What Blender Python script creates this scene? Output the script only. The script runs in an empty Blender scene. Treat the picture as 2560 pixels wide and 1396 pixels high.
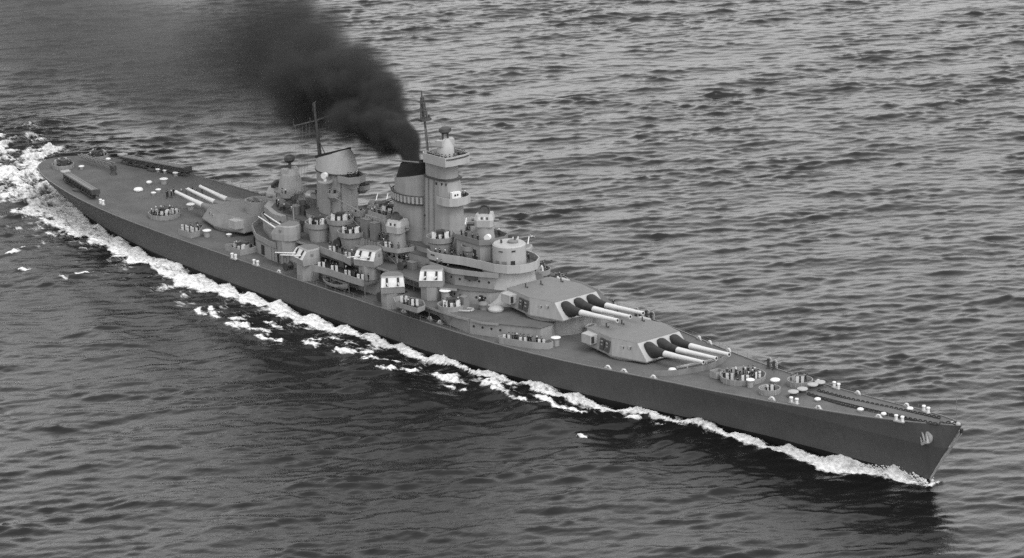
import bpy, bmesh, math, random
import numpy as np
from mathutils import Matrix, Vector

sc = bpy.context.scene
COL = sc.collection
R = math.radians
rnd = random.Random(7)

# ------------------------------------------------------------------ camera
# ship axes: x from the stern (0) to the bow (270), y to port, z up from the waterline
CAM = np.array([609.58, -376.74, 187.96])
YAW, PIT, ROL, FPX = 2.446524, 0.28926, -0.02618, 8208.57          # focal length in photo pixels (2560 wide)
_F = np.array([math.cos(PIT)*math.cos(YAW), math.cos(PIT)*math.sin(YAW), -math.sin(PIT)])
_R0 = np.array([math.sin(YAW), -math.cos(YAW), 0.0])
_U0 = np.cross(_R0, _F)
_R = math.cos(ROL)*_R0 + math.sin(ROL)*_U0
_U = -math.sin(ROL)*_R0 + math.cos(ROL)*_U0
cd = bpy.data.cameras.new("camera")
cd.sensor_fit = 'HORIZONTAL'; cd.sensor_width = 36.0; cd.lens = FPX/2560*36.0
cd.clip_start = 1.0; cd.clip_end = 30000.0
cam = bpy.data.objects.new("camera", cd); COL.objects.link(cam)
cam.matrix_world = Matrix(((_R[0], _U[0], -_F[0], CAM[0]), (_R[1], _U[1], -_F[1], CAM[1]), (_R[2], _U[2], -_F[2], CAM[2]), (0, 0, 0, 1)))
sc.camera = cam

def at(u, v, z):
    """point on the level z that the photograph shows at pixel (u, v): used to read positions off the decks"""
    d = _F*FPX + _R*(u-1280) - _U*(v-698)
    p = CAM + d*((z-CAM[2])/d[2])
    return float(p[0]), float(p[1])

# ------------------------------------------------------------------ light: overcast, brighter ahead of the bow
SUN_AZ, SUN_EL = R(2), R(54)
w = bpy.data.worlds.new("World"); sc.world = w; w.use_nodes = True
nt = w.node_tree; nt.nodes.clear()
sky = nt.nodes.new("ShaderNodeTexSky"); sky.sky_type = 'NISHITA'; sky.sun_disc = False
sky.sun_elevation = SUN_EL; sky.sun_rotation = R(90) - SUN_AZ
sky.altitude = 0; sky.air_density = 3.0; sky.dust_density = 1.5; sky.ozone_density = 1.0
bw = nt.nodes.new("ShaderNodeRGBToBW")                              # black and white photograph
bg = nt.nodes.new("ShaderNodeBackground"); bg.inputs[1].default_value = 0.15
wo = nt.nodes.new("ShaderNodeOutputWorld")
nt.links.new(sky.outputs[0], bw.inputs[0]); nt.links.new(bw.outputs[0], bg.inputs[0]); nt.links.new(bg.outputs[0], wo.inputs[0])
sl = bpy.data.lights.new("sun", 'SUN'); sl.energy = 0.7; sl.angle = R(30); sl.color = (1, 1, 1)
so = bpy.data.objects.new("sun", sl); COL.objects.link(so)
so.rotation_euler = Vector((-math.cos(SUN_AZ)*math.cos(SUN_EL), -math.sin(SUN_AZ)*math.cos(SUN_EL), -math.sin(SUN_EL))).to_track_quat('-Z', 'Y').to_euler()
so.location = (300, 100, 400)
vs = sc.view_settings; vs.view_transform = 'Standard'; vs.look = 'None'; vs.exposure = 1.1; vs.gamma = 1.0; vs.use_curve_mapping = False
sc.display_settings.display_device = 'sRGB'
sc.cycles.use_denoising = False                                   # keep the sampling grain: the photograph is grainy film
sc.cycles.max_bounces = 6; sc.cycles.volume_bounces = 1; sc.cycles.volume_max_steps = 256

# ------------------------------------------------------------------ materials (all grey: the photograph is black and white)
MAT = {}
def paint(name, g, rough=0.6, spread=0.12, scale=0.6, streak=0.0, spec=0.3):
    m = bpy.data.materials.new(name); m.use_nodes = True
    n = m.node_tree.nodes; l = m.node_tree.links; b = n["Principled BSDF"]
    tc = n.new("ShaderNodeTexCoord"); mp = n.new("ShaderNodeMapping")
    l.new(tc.outputs["Object"], mp.inputs[0])
    n1 = n.new("ShaderNodeTexNoise"); n1.inputs["Scale"].default_value = scale; n1.inputs["Detail"].default_value = 6
    l.new(mp.outputs[0], n1.inputs[0])
    out = n1.outputs[0]
    if streak:
        mp2 = n.new("ShaderNodeMapping"); mp2.inputs["Scale"].default_value = (1.6, 1.6, 0.12); l.new(tc.outputs["Object"], mp2.inputs[0])
        n2 = n.new("ShaderNodeTexNoise"); n2.inputs["Scale"].default_value = 0.9; n2.inputs["Detail"].default_value = 5
        l.new(mp2.outputs[0], n2.inputs[0])
        mx = n.new("ShaderNodeMix"); mx.data_type = 'FLOAT'; mx.inputs[0].default_value = streak
        l.new(n1.outputs[0], mx.inputs[2]); l.new(n2.outputs[0], mx.inputs[3]); out = mx.outputs[0]
    cr = n.new("ShaderNodeMapRange"); cr.inputs[1].default_value = 0.25; cr.inputs[2].default_value = 0.75
    cr.inputs[3].default_value = g*(1-spread); cr.inputs[4].default_value = g*(1+spread)
    l.new(out, cr.inputs[0]); l.new(cr.outputs[0], b.inputs["Base Color"])
    b.inputs["Roughness"].default_value = rough; b.inputs["Specular IOR Level"].default_value = spec
    MAT[name] = m
    return m
paint('haze_grey', 0.215, 0.65, 0.20, 0.6, 0.6)
paint('navy_hull', 0.105, 0.6, 0.12, 0.12, 0.5)
paint('boot_black', 0.012, 0.5, 0.2, 0.3)
paint('deck_blue', 0.078, 0.75, 0.24, 0.22)
paint('turret_top', 0.13, 0.7, 0.08, 0.6)
paint('gun_grey', 0.48, 0.5, 0.05, 0.8)
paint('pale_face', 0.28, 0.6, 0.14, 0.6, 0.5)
paint('shield_white', 0.46, 0.6, 0.12, 1.2)
paint('white_paint', 0.56, 0.6, 0.06, 0.8)
paint('canvas_black', 0.022, 0.8, 0.3, 1.5)
paint('dark_steel', 0.045, 0.6, 0.3, 1.0)
paint('mid_grey', 0.14, 0.65, 0.12, 0.7)
paint('cloth_dark', 0.016, 0.9, 0.4, 2.0)
paint('cloth_mid', 0.09, 0.9, 0.3, 2.0)
paint('skin', 0.28, 0.7, 0.1, 2.0)
paint('smoke_black', 0.01, 0.8, 0.3, 1.0)

def hull_material():
    """navy blue up to a level line, haze grey above it, black boot topping at the water"""
    m = paint('hull_paint', 0.070, 0.55, 0.16, 0.10, 0.6)
    n = m.node_tree.nodes; l = m.node_tree.links; b = n["Principled BSDF"]
    src = b.inputs["Base Color"].links[0].from_socket
    g = n.new("ShaderNodeNewGeometry"); sx = n.new("ShaderNodeSeparateXYZ"); l.new(g.outputs["Position"], sx.inputs[0])
    up = n.new("ShaderNodeMath"); up.operation = 'GREATER_THAN'; up.inputs[1].default_value = 7.3; l.new(sx.outputs[2], up.inputs[0])
    lo = n.new("ShaderNodeMath"); lo.operation = 'LESS_THAN'; lo.inputs[1].default_value = 1.05; l.new(sx.outputs[2], lo.inputs[0])
    k = n.new("ShaderNodeMath"); k.operation = 'MULTIPLY_ADD'; k.inputs[1].default_value = 0.30; k.inputs[2].default_value = 1.0
    l.new(up.outputs[0], k.inputs[0])
    k2 = n.new("ShaderNodeMath"); k2.operation = 'MULTIPLY_ADD'; k2.inputs[1].default_value = -0.9; k2.inputs[2].default_value = 1.0
    l.new(lo.outputs[0], k2.inputs[0])
    a = n.new("ShaderNodeMath"); a.operation = 'MULTIPLY'; l.new(k.outputs[0], a.inputs[0]); l.new(k2.outputs[0], a.inputs[1])
    c = n.new("ShaderNodeMath"); c.operation = 'MULTIPLY'; l.new(src, c.inputs[0]); l.new(a.outputs[0], c.inputs[1])
    l.new(c.outputs[0], b.inputs["Base Color"])
hull_material()

# ------------------------------------------------------------------ mesh helpers
class B:
    """collects geometry, then links it as one mesh object"""
    def __init__(s): s.v = []; s.f = []; s.smooth = False
    def add(s, vs, fs):
        k = len(s.v); s.v += [tuple(p) for p in vs]; s.f += [tuple(i+k for i in f) for f in fs]; return s
    def prism(s, poly, z0, z1, top=None):
        n = len(poly); top = top or poly
        a = sum(poly[i][0]*poly[(i+1) % n][1]-poly[(i+1) % n][0]*poly[i][1] for i in range(n))
        if a < 0: poly = poly[::-1]; top = top[::-1]
        return s.add([(x, y, z0) for x, y in poly]+[(x, y, z1) for x, y in top],
                     [tuple(range(n-1, -1, -1)), tuple(range(n, 2*n))]+[(i, (i+1) % n, n+(i+1) % n, n+i) for i in range(n)])
    def stack(s, rings):
        """rings: list of (polygon, z) with the same number of points"""
        n = len(rings[0][0]); V = []
        for poly, z in rings: V += [(p[0], p[1], p[2] if len(p) > 2 else z) for p in poly]
        F = [tuple(range(n-1, -1, -1)), tuple(range((len(rings)-1)*n, len(rings)*n))]
        for r in range(len(rings)-1):
            F += [(r*n+i, r*n+(i+1) % n, (r+1)*n+(i+1) % n, (r+1)*n+i) for i in range(n)]
        return s.add(V, F)
    def ring(s, poly, th, z0, z1, flare=0.0):
        """closed bulwark: a wall of thickness th that follows the polygon"""
        n = len(poly); cx = sum(p[0] for p in poly)/n; cy = sum(p[1] for p in poly)/n
        def off(p, t):
            d = math.hypot(p[0]-cx, p[1]-cy) or 1; return (cx+(p[0]-cx)*(1+t/d), cy+(p[1]-cy)*(1+t/d))
        a = sum(poly[i][0]*poly[(i+1) % n][1]-poly[(i+1) % n][0]*poly[i][1] for i in range(n))
        if a < 0: poly = poly[::-1]
        o0 = poly; o1 = [off(p, flare) for p in poly]; i0 = [off(p, -th) for p in poly]; i1 = [off(p, flare-th) for p in poly]
        V = [(x, y, z0) for x, y in o0]+[(x, y, z1) for x, y in o1]+[(x, y, z1) for x, y in i1]+[(x, y, z0) for x, y in i0]
        F = []
        for k in range(4):
            F += [(k*n+i, k*n+(i+1) % n, ((k+1) % 4)*n+(i+1) % n, ((k+1) % 4)*n+i) for i in range(n)]
        return s.add(V, F)
    def wall(s, pts, th, z0, z1):
        """open wall along a polyline"""
        n = len(pts); L = []; Rr = []
        for i, p in enumerate(pts):
            a = pts[max(i-1, 0)]; b = pts[min(i+1, n-1)]
            dx, dy = b[0]-a[0], b[1]-a[1]; d = math.hypot(dx, dy) or 1
            nx, ny = -dy/d*th/2, dx/d*th/2
            L.append((p[0]+nx, p[1]+ny)); Rr.append((p[0]-nx, p[1]-ny))
        return s.prism(Rr+L[::-1], z0, z1) if False else s._wall(L, Rr, z0, z1)
    def _wall(s, L, Rr, z0, z1):
        n = len(L); V = []
        for i in range(n): V += [(L[i][0], L[i][1], z0), (Rr[i][0], Rr[i][1], z0), (Rr[i][0], Rr[i][1], z1), (L[i][0], L[i][1], z1)]
        F = [(0, 1, 2, 3), ((n-1)*4+3, (n-1)*4+2, (n-1)*4+1, (n-1)*4)]
        for i in range(n-1):
            for k in range(4):
                F.append((i*4+(k+1) % 4, i*4+k, (i+1)*4+k, (i+1)*4+(k+1) % 4))
        return s.add(V, F)
    def box(s, c, d, rz=0.0, ry=0.0):
        m = Matrix.Translation(c) @ Matrix.Rotation(rz, 4, 'Z') @ Matrix.Rotation(ry, 4, 'Y')
        V = [m @ Vector((x*d[0]/2, y*d[1]/2, z*d[2]/2)) for z in (-1, 1) for y in (-1, 1) for x in (-1, 1)]
        return s.add(V, [(0, 2, 3, 1), (4, 5, 7, 6), (0, 1, 5, 4), (2, 6, 7, 3), (0, 4, 6, 2), (1, 3, 7, 5)])
    def tube(s, p0, p1, r0, r1=None, n=8):
        r1 = r0 if r1 is None else r1
        p0 = Vector(p0); p1 = Vector(p1); d = (p1-p0).normalized()
        a = d.orthogonal().normalized(); b = d.cross(a)
        V = []
        for p, r in ((p0, r0), (p1, r1)):
            V += [p+(a*math.cos(2*math.pi*i/n)+b*math.sin(2*math.pi*i/n))*r for i in range(n)]
        s.smooth = True
        return s.add(V, [tuple(range(n-1, -1, -1)), tuple(range(n, 2*n))]+[(i, (i+1) % n, n+(i+1) % n, n+i) for i in range(n)])
    def lathe(s, prof, c=(0, 0, 0), n=16, sx=1.0, sy=1.0):
        V = []; F = []
        for r, z in prof:
            V += [(c[0]+r*sx*math.cos(2*math.pi*i/n), c[1]+r*sy*math.sin(2*math.pi*i/n), c[2]+z) for i in range(n)]
        for k in range(len(prof)-1):
            F += [(k*n+i, k*n+(i+1) % n, (k+1)*n+(i+1) % n, (k+1)*n+i) for i in range(n)]
        F += [tuple(range(n-1, -1, -1)), tuple(range((len(prof)-1)*n, len(prof)*n))]
        s.smooth = True
        return s.add(V, F)
    def ell(s, c, r, n=12, m=7):
        prof = [(max(0.02, math.sin(math.pi*k/m)), -math.cos(math.pi*k/m)*r[2]) for k in range(m+1)]
        return s.lathe(prof, c, n, r[0], r[1])
    def mesh(s, name, mat, mats=None):
        me = bpy.data.meshes.new(name); me.from_pydata(s.v, [], s.f); me.update()
        bm = bmesh.new(); bm.from_mesh(me); bmesh.ops.recalc_face_normals(bm, faces=bm.faces[:]); bm.to_mesh(me); bm.free()
        me.materials.append(MAT[mat])
        if s.smooth:
            me.polygons.foreach_set("use_smooth", [True]*len(me.polygons)); me.set_sharp_from_angle(angle=R(38))
        return me
def link(name, me, parent=None, loc=None, rz=0.0):
    o = bpy.data.objects.new(name, me); COL.objects.link(o)
    if parent is not None: o.parent = parent
    if loc is not None: o.location = loc
    o.rotation_euler[2] = rz
    return o
def part(name, b, mat, parent, loc=None, rz=0.0): return link(name, b.mesh(name, mat), parent, loc, rz)
def tag(o, label, cat, group=None, kind=None):
    if label: o['label'] = label
    if cat: o['category'] = cat
    if group: o['group'] = group
    if kind: o['kind'] = kind
    return o
def tree_copy(src, parent, loc, rz=0.0):
    c = src.copy(); COL.objects.link(c); c.parent = parent; c.location = loc; c.rotation_euler = (0, 0, rz)
    for ch in list(src.children):
        k = ch.copy(); COL.objects.link(k); k.parent = c
        for g in list(ch.children):
            h = g.copy(); COL.objects.link(h); h.parent = k
    return c
class Proto:
    """first use places the prototype itself, every later use places a copy"""
    def __init__(s, fn): s.fn = fn; s.o = None
    def __call__(s, parent, loc, rz=0.0):
        if s.o is None:
            s.o = s.fn(); s.o.parent = parent; s.o.location = loc; s.o.rotation_euler = (0, 0, rz); return s.o
        return tree_copy(s.o, parent, loc, rz)
def circ(c, r, n=16, a0=0.0, ry=None):
    ry = ry or r
    return [(c[0]+r*math.cos(a0+2*math.pi*i/n), c[1]+ry*math.sin(a0+2*math.pi*i/n)) for i in range(n)]
def mir(half):
    """close a starboard half outline by mirroring it to port"""
    return half+[(x, -y) for x, y in reversed(half) if abs(y) > 1e-6]
def itp(x, tab): return float(np.interp(x, [t[0] for t in tab], [t[1] for t in tab]))

# ------------------------------------------------------------------ hull lines
DECKHB = [(-0.8, 0.6), (0, 3.0), (1.5, 5.2), (4, 7.2), (8, 9.3), (15, 11.4), (27, 13.9), (38, 15.3), (50, 16.1), (65, 16.4), (110, 16.5), (150, 16.45), (160, 16.3), (170, 15.8), (180, 14.9), (190, 13.4), (200, 11.5),
          (210, 9.8), (220, 8.4), (230, 7.1), (240, 5.9), (250, 4.8), (257, 4.0), (263, 2.9), (267, 1.8), (269.5, 0.8), (270.4, 0.25)]
WLHB = [(4, 0.1), (8, 1.6), (12, 3.2), (22, 6.7), (28, 8.3), (36, 10.2), (47, 12.4), (61, 14.5), (77, 15.6), (100, 16.3), (150, 16.1), (160, 15.4), (170, 14.5), (181, 13.0), (195, 10.8), (206, 8.7), (218, 6.2), (230, 3.9), (241, 2.4), (253, 1.0), (262.5, 0.15)]
ZD = [(-1, 7.6), (20, 7.3), (45, 6.85), (70, 6.55), (110, 6.5), (150, 6.6), (175, 6.7), (190, 6.85), (205, 7.2), (220, 7.7), (235, 8.55), (250, 9.8), (262, 11.1), (270.4, 12.0)]
STEM = [(-2, 266.5), (0, 262.7), (12.0, 270.4)]
def smooth_tab(tab, x):
    xs = [t[0] for t in tab]; ys = [t[1] for t in tab]
    e = 3.0
    return (np.interp(x-e, xs, ys)+2*np.interp(x, xs, ys)+np.interp(x+e, xs, ys))/4
def zdeck(x): return float(smooth_tab(ZD, x))
def hbd(x): return float(np.interp(x, [t[0] for t in DECKHB], [t[1] for t in DECKHB])) if x < 5 or x > 262 else float(smooth_tab(DECKHB, x))
def hbw(x): return itp(x, WLHB)
def deck_at(u, v, dz=0.0):
    z = 7.0
    for _ in range(6):
        x, y = at(u, v, z+dz); z = zdeck(x)
    return x, y, z

# ------------------------------------------------------------------ sea
def build_sea():
    rng = np.random.default_rng(11)
    # grid aligned with the line of sight on the water; fine where the photograph looks, coarser out to the horizon
    fx, fy = math.cos(YAW), math.sin(YAW)
    def axis(lo, hi, step, far, g=1.09):
        a = list(np.arange(lo, hi+step, step)); s = step
        while a[-1] < far: s *= g; a.append(a[-1]+s)
        s = step; pre = []
        p = lo
        while p > -far: s *= g; p -= s; pre.append(p)
        return np.array(pre[::-1]+a)
    A = axis(462, 935, 0.56, 9000)      # along the line of sight
    L = axis(-155, 160, 0.40, 9000)     # across
    aa, ll = np.meshgrid(A, L, indexing='ij')
    x = CAM[0]+aa*fx+ll*fy; y = CAM[1]+aa*fy-ll*fx
    def tile(n, size, peak, wdir, spread, amp, lo=1.0, hi=60.0):
        k1 = 2*np.pi*np.fft.fftfreq(n, size/n); kx, ky = np.meshgrid(k1, k1, indexing='ij')
        k = np.hypot(kx, ky); k[0, 0] = 1e-6
        kp = 2*np.pi/peak
        th = np.arctan2(ky, kx)-wdir
        S = np.where(k > 0, k**-3.6*np.exp(-1.0*(kp/k)**2), 0)*np.abs(np.cos(th))**spread
        S[(k > 2*np.pi/lo) | (k < 2*np.pi/hi)] = 0
        h = np.fft.ifft2(np.sqrt(S)*(rng.normal(size=(n, n))+1j*rng.normal(size=(n, n)))).real
        return h/h.std()*amp
    def samp(t, size, ang, X, Y):
        n = t.shape[0]; c, s_ = math.cos(ang), math.sin(ang)
        u = ((X*c+Y*s_)/size*n) % n; v = ((-X*s_+Y*c)/size*n) % n
        i = np.floor(u).astype(int); j = np.floor(v).astype(int); fu = u-i; fv = v-j
        i %= n; j %= n; i2 = (i+1) % n; j2 = (j+1) % n
        return t[i, j]*(1-fu)*(1-fv)+t[i2, j]*fu*(1-fv)+t[i, j2]*(1-fu)*fv+t[i2, j2]*fu*fv
    wd = YAW+R(8)
    t1 = tile(1024, 410.0, 8.0, wd, 8.0, 0.105, 1.1, 30)
    t2 = tile(512, 173.0, 3.0, wd-R(10), 2.0, 0.026, 0.9, 7)
    t3 = tile(256, 620.0, 30.0, wd+R(16), 5.0, 0.16, 12, 90)
    g2 = samp(tile(256, 333, 26, wd, 0.6, 1.0, 14, 90), 333, 0.5, x, y)
    a1 = samp(t1, 410.0, 0, x, y); a1 = 0.105/0.30*(np.exp(0.30*a1/0.105)-1.05)           # peaked crests, flat troughs
    h = a1*np.clip(0.97+0.24*g2, 0.4, 1.6)+samp(t2, 173.0, 0.0, x, y)+samp(t3, 620.0, 0, x, y)
    gust = samp(tile(128, 700, 120, wd, 0.5, 1.0, 40, 400), 700, 0.3, x, y)
    h *= np.clip(1+0.16*gust, 0.6, 1.5)
    edge = np.clip((np.maximum(np.abs(aa-700)-260, np.abs(ll)-180))/1100, 0, 1)
    h *= (1-edge)
    nz1 = samp(tile(512, 190, 6, wd+R(60), 0.2, 1.0, 1.0, 20), 190, 0.7, x, y)
    nz2 = samp(tile(512, 230, 14, 0, 0.6, 1.0, 3.0, 40), 230, 0.2, x, y)
    nz3 = samp(tile(512, 150, 2.5, 0, 0.2, 1.0, 0.8, 8), 150, 0.4, x, y)
    # ship: distance outboard of the waterline
    wl = np.interp(x, [t[0] for t in WLHB], [t[1] for t in WLHB], left=0, right=0)
    d = np.abs(y)-wl
    s = 262.7-x                                              # distance aft of the stem
    along = (s > -2) & (x > -400)
    OUT = [(263, 1.7), (258, 3.2), (252.6, 4.8), (248, 6.0), (243, 7.0), (238, 7.5), (231, 7.6), (224, 8.2), (214, 9.3), (208, 10.9), (201, 12.6), (195, 13.8), (187, 15.1), (178, 15.8), (169, 16.9), (161, 17.4), (156, 18.2), (147, 19.1), (137, 19.5),
           (128, 20.3), (121, 20.8), (99, 21.1), (86, 22.4), (71, 21.0), (60, 20.5), (47, 18.6), (30, 17.6), (10, 16.5), (-10, 17), (-60, 24), (-300, 40)][::-1]
    yo = np.interp(x, [t[0] for t in OUT], [t[1] for t in OUT])
    # crests that run up against the side, about ten metres apart
    ph = s/10.6+0.25*np.sin(s/23.0)+0.13*np.sin(s/7.1+1.0)
    saw = ph-np.floor(ph)                                    # 0 at a crest's forward foot
    crest = np.where(saw < 0.78, (saw/0.78)**1.6, ((1-saw)/0.22))
    gain = np.interp(s, [-2, 4, 12, 20, 60, 150, 240, 262], [0.9, 1.7, 1.2, 0.8, 0.75, 0.8, 0.65, 0.3])
    inn = 1.1*(1-crest)*np.interp(s, [0, 14, 26, 60, 240, 262], [0.0, 0.2, 1.7, 1.3, 1.2, 0.2])     # gap of dark water between foam and side
    on_side = along & (s < 258)
    hgt = gain*(0.06+1.0*crest)*np.exp(-np.clip(d-0.3-inn*0.6, 0, 99)**2/2.0)
    hgt += 0.55*gain*np.exp(-((np.abs(y)-yo*0.93)/2.6)**2)*np.interp(s, [0, 30, 200, 260], [0, 1, 0.8, 0.2])
    h = h+np.where(on_side & (d > -4), hgt, 0)
    h = np.where(on_side & (d < -1.2), -0.3, h)              # under the hull
    # diverging bow waves
    dd = np.abs(y)
    q = (s*0.30-dd)
    kel = 0.75*np.sin(2*np.pi*(dd*0.80+s*0.42)/21.0)*np.exp(-(q/13.0)**2)*np.clip(s/40, 0, 1)*np.exp(-np.clip(s, 0, 999)/260)
    kel += 0.36*np.sin(2*np.pi*(dd*0.9+s*0.25)/12.0)*np.exp(-((s*0.16-dd+6)/8.0)**2)*np.clip(s/30, 0, 1)*np.exp(-np.clip(s, 0, 999)/200)
    h = h+np.where(s > 0, kel, 0)
    # foam amount
    foam = np.zeros_like(h)
    width = np.maximum(yo-wl, 0.5)
    t = (np.abs(y)-wl-inn)/np.maximum(width-inn, 0.4)
    solid = np.interp(s, [-2, 0, 30, 200, 262], [1.0, 1.1, 1.05, 1.0, 0.8])
    band = solid*np.clip((1.16-t+0.10*nz2+0.10*nz1)/0.32, 0, 1)*np.clip((t+0.10)/0.10, 0, 1)
    foam = np.where(on_side, np.maximum(foam, band*np.where(np.abs(y) > yo*1.6+3, 0, 1)), foam)
    # spent foam trailing outside the band
    tr = np.exp(-np.clip(np.abs(y)-yo, 0, 99)/np.interp(s, [0, 60, 150, 260], [0.6, 2.5, 7, 9]))*np.interp(s, [0, 50, 110, 260], [0, 0.22, 0.36, 0.40])
    foam = np.maximum(foam, np.where(along & (d > 0), tr*(0.75+0.55*nz2+0.25*nz1), 0))
    # breaking crests further out (ends of each crest line)
    CR = [(109.5, -31.8, 118.8, -28.7, 1.0), (119.1, -31.9, 125.7, -29.9, 1.0), (127.1, -26.4, 132.8, -27.7, 0.8), (137.1, -26.4, 143.7, -23.7, 1.0), (99.1, -28.5, 106.3, -30.8, 0.7), (96.1, -30.4, 100.8, -31.0, 0.5),
          (145.3, -27.0, 147.4, -25.9, 0.7), (106.5, -29.6, 109.9, -27.2, 0.5), (126.1, -25.4, 130.9, -23.7, 0.5), (151.3, -27.5, 152.5, -27.3, 0.7), (153.2, -27.9, 157.3, -23.9, 0.8), (160.9, -21.7, 169.4, -20.7, 0.9),
          (166.1, -23.4, 170.6, -23.2, 1.1), (171.3, -18.6, 179.3, -20.2, 1.4), (180.4, -21.0, 188.0, -21.0, 0.9), (184.9, -17.8, 192.7, -19.2, 0.8), (145.5, -26.0, 151.4, -22.6, 0.6), (140.4, -24.9, 144.3, -23.9, 0.6),
          (172.3, -17.5, 176.2, -20.2, 1.3), (186.3, -17.1, 189.1, -18.7, 0.8), (189.6, -19.1, 196.2, -16.4, 0.6), (203.8, -13.9, 206.9, -12.6, 0.45), (209.3, -12.5, 211.4, -11.4, 0.3), (205.4, -25.7, 206.6, -24.9, 0.45),
          (48.3, -40.4, 49.9, -37.7, 0.6), (56.1, -36.0, 60.3, -36.5, 0.6), (59.5, -33.8, 60.7, -30.5, 0.4), (35.2, -35.5, 34.2, -30.4, 0.5), (112, -24.5, 119, -25.5, 0.5), (131, -22.8, 137, -23.2, 0.4)]
    for x0, y0, x1, y1, wd_ in CR:
        dx, dy = x1-x0, y1-y0; ln = dx*dx+dy*dy
        sel = (x > min(x0, x1)-6) & (x < max(x0, x1)+6) & (y > min(y0, y1)-6) & (y < max(y0, y1)+6)
        xs_, ys_ = x[sel], y[sel]
        tt = np.clip(((xs_-x0)*dx+(ys_-y0)*dy)/ln, 0, 1)
        side = (xs_-x0)*dy-(ys_-y0)*dx                       # >0 on the outboard side
        ds = np.hypot(xs_-(x0+tt*dx), ys_-(y0+tt*dy))
        bend = 0.6*np.sin(tt*np.pi)
        wv = wd_*(0.55+0.75*np.sin(np.pi*np.clip(tt*0.9+0.05, 0, 1)))*np.where(side*np.sign(dx+1e-9) > 0, 0.8, 1.9)
        f = np.clip(1.02-0.9*ds/wv+0.30*nz1[sel]+0.16*nz3[sel], 0, 1.0)
        foam[sel] = np.maximum(foam[sel], f); h[sel] += 0.22*wd_*np.exp(-(ds/1.3)**2)
    # churned wake astern
    ast = 14-x
    hw = np.interp(ast, [0, 6, 20, 60, 300], [4.0, 11.5, 16.5, 23, 40])
    core = np.clip(1.15-np.abs(y+1)/hw+0.16*nz2, 0, 1)*np.clip(ast/5, 0, 1)
    wk = np.clip(core*1.9, 0, 1)*(0.66+0.20*nz2+0.16*nz1)
    foam = np.maximum(foam, np.where(ast > 0, np.clip(wk, 0, 1.05), 0))
    h = h+np.where(ast > 0, core*(0.28*nz1+0.45*nz2)*np.exp(-np.clip(ast, 0, 999)/200), 0)
    lace = np.where(along, np.clip(foam, 0, 1)*0.14*nz3+np.clip(foam, 0, 1)*0.10*nz1, 0)
    h = h+lace
    # a few small whitecaps on the open sea are left to the shader
    n1, n2 = x.shape
    co = np.stack([x.ravel(), y.ravel(), h.ravel()], 1).astype(np.float32)
    idx = np.arange(n1*n2).reshape(n1, n2)
    q4 = np.stack([idx[:-1, :-1], idx[:-1, 1:], idx[1:, 1:], idx[1:, :-1]], -1).reshape(-1, 4)
    me = bpy.data.meshes.new("sea")
    me.vertices.add(len(co)); me.vertices.foreach_set("co", co.ravel())
    me.loops.add(q4.size); me.loops.foreach_set("vertex_index", q4.ravel().astype(np.int32))
    me.polygons.add(len(q4)); me.polygons.foreach_set("loop_start", (np.arange(len(q4))*4).astype(np.int32))
    me.polygons.foreach_set("use_smooth", np.ones(len(q4), dtype=bool))
    me.update(calc_edges=True)
    if me.polygons[len(q4)//2].normal.z < 0: me.flip_normals()
    at_ = me.attributes.new("foam", 'FLOAT', 'POINT'); at_.data.foreach_set("value", np.clip(foam, 0, 1.2).ravel().astype(np.float32))
    m = bpy.data.materials.new("sea_water"); m.use_nodes = True
    n = m.node_tree.nodes; l = m.node_tree.links; b = n["Principled BSDF"]
    b.inputs["Base Color"].default_value = (0.004, 0.004, 0.004, 1); b.inputs["Roughness"].default_value = 0.13; b.inputs["IOR"].default_value = 1.34
    tc = n.new("ShaderNodeNewGeometry")
    mp = n.new("ShaderNodeMapping"); mp.inputs["Rotation"].default_value = (0, 0, -(wd)); mp.inputs["Scale"].default_value = (1.0, 0.55, 1.0)
    l.new(tc.outputs["Position"], mp.inputs[0])
    r1 = n.new("ShaderNodeTexNoise"); r1.inputs["Scale"].default_value = 2.2; r1.inputs["Detail"].default_value = 5; r1.inputs["Roughness"].default_value = 0.62
    l.new(mp.outputs[0], r1.inputs[0])
    bp = n.new("ShaderNodeBump"); bp.inputs["Strength"].default_value = 0.34; bp.inputs["Distance"].default_value = 0.18
    l.new(r1.outputs[0], bp.inputs["Height"]); l.new(bp.outputs[0], b.inputs["Normal"])
    fo = n.new("ShaderNodeAttribute"); fo.attribute_name = "foam"
    f1 = n.new("ShaderNodeTexNoise"); f1.inputs["Scale"].default_value = 0.8; f1.inputs["Detail"].default_value = 8; f1.inputs["Roughness"].default_value = 0.68; f1.inputs["Distortion"].default_value = 0.8
    mf = n.new("ShaderNodeMapping"); mf.inputs["Scale"].default_value = (0.42, 1.0, 0.6); l.new(tc.outputs["Position"], mf.inputs[0]); l.new(mf.outputs[0], f1.inputs[0])
    su = n.new("ShaderNodeMath"); su.operation = 'MULTIPLY_ADD'; su.inputs[1].default_value = 2.7; su.inputs[2].default_value = -1.35
    l.new(f1.outputs[0], su.inputs[0])
    ad = n.new("ShaderNodeMath"); ad.operation = 'ADD'; l.new(fo.outputs["Fac"], ad.inputs[0]); l.new(su.outputs[0], ad.inputs[1])
    mr = n.new("ShaderNodeMapRange"); mr.interpolation_type = 'SMOOTHSTEP'; mr.inputs[1].default_value = 0.30; mr.inputs[2].default_value = 0.98
    l.new(ad.outputs[0], mr.inputs[0])
    gt = n.new("ShaderNodeMapRange"); gt.inputs[1].default_value = 0.05; gt.inputs[2].default_value = 0.22; l.new(fo.outputs["Fac"], gt.inputs[0])
    mu = n.new("ShaderNodeMath"); mu.operation = 'MULTIPLY'; l.new(mr.outputs[0], mu.inputs[0]); l.new(gt.outputs[0], mu.inputs[1])
    fd = n.new("ShaderNodeBsdfDiffuse"); fd.inputs["Roughness"].default_value = 1.0
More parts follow.
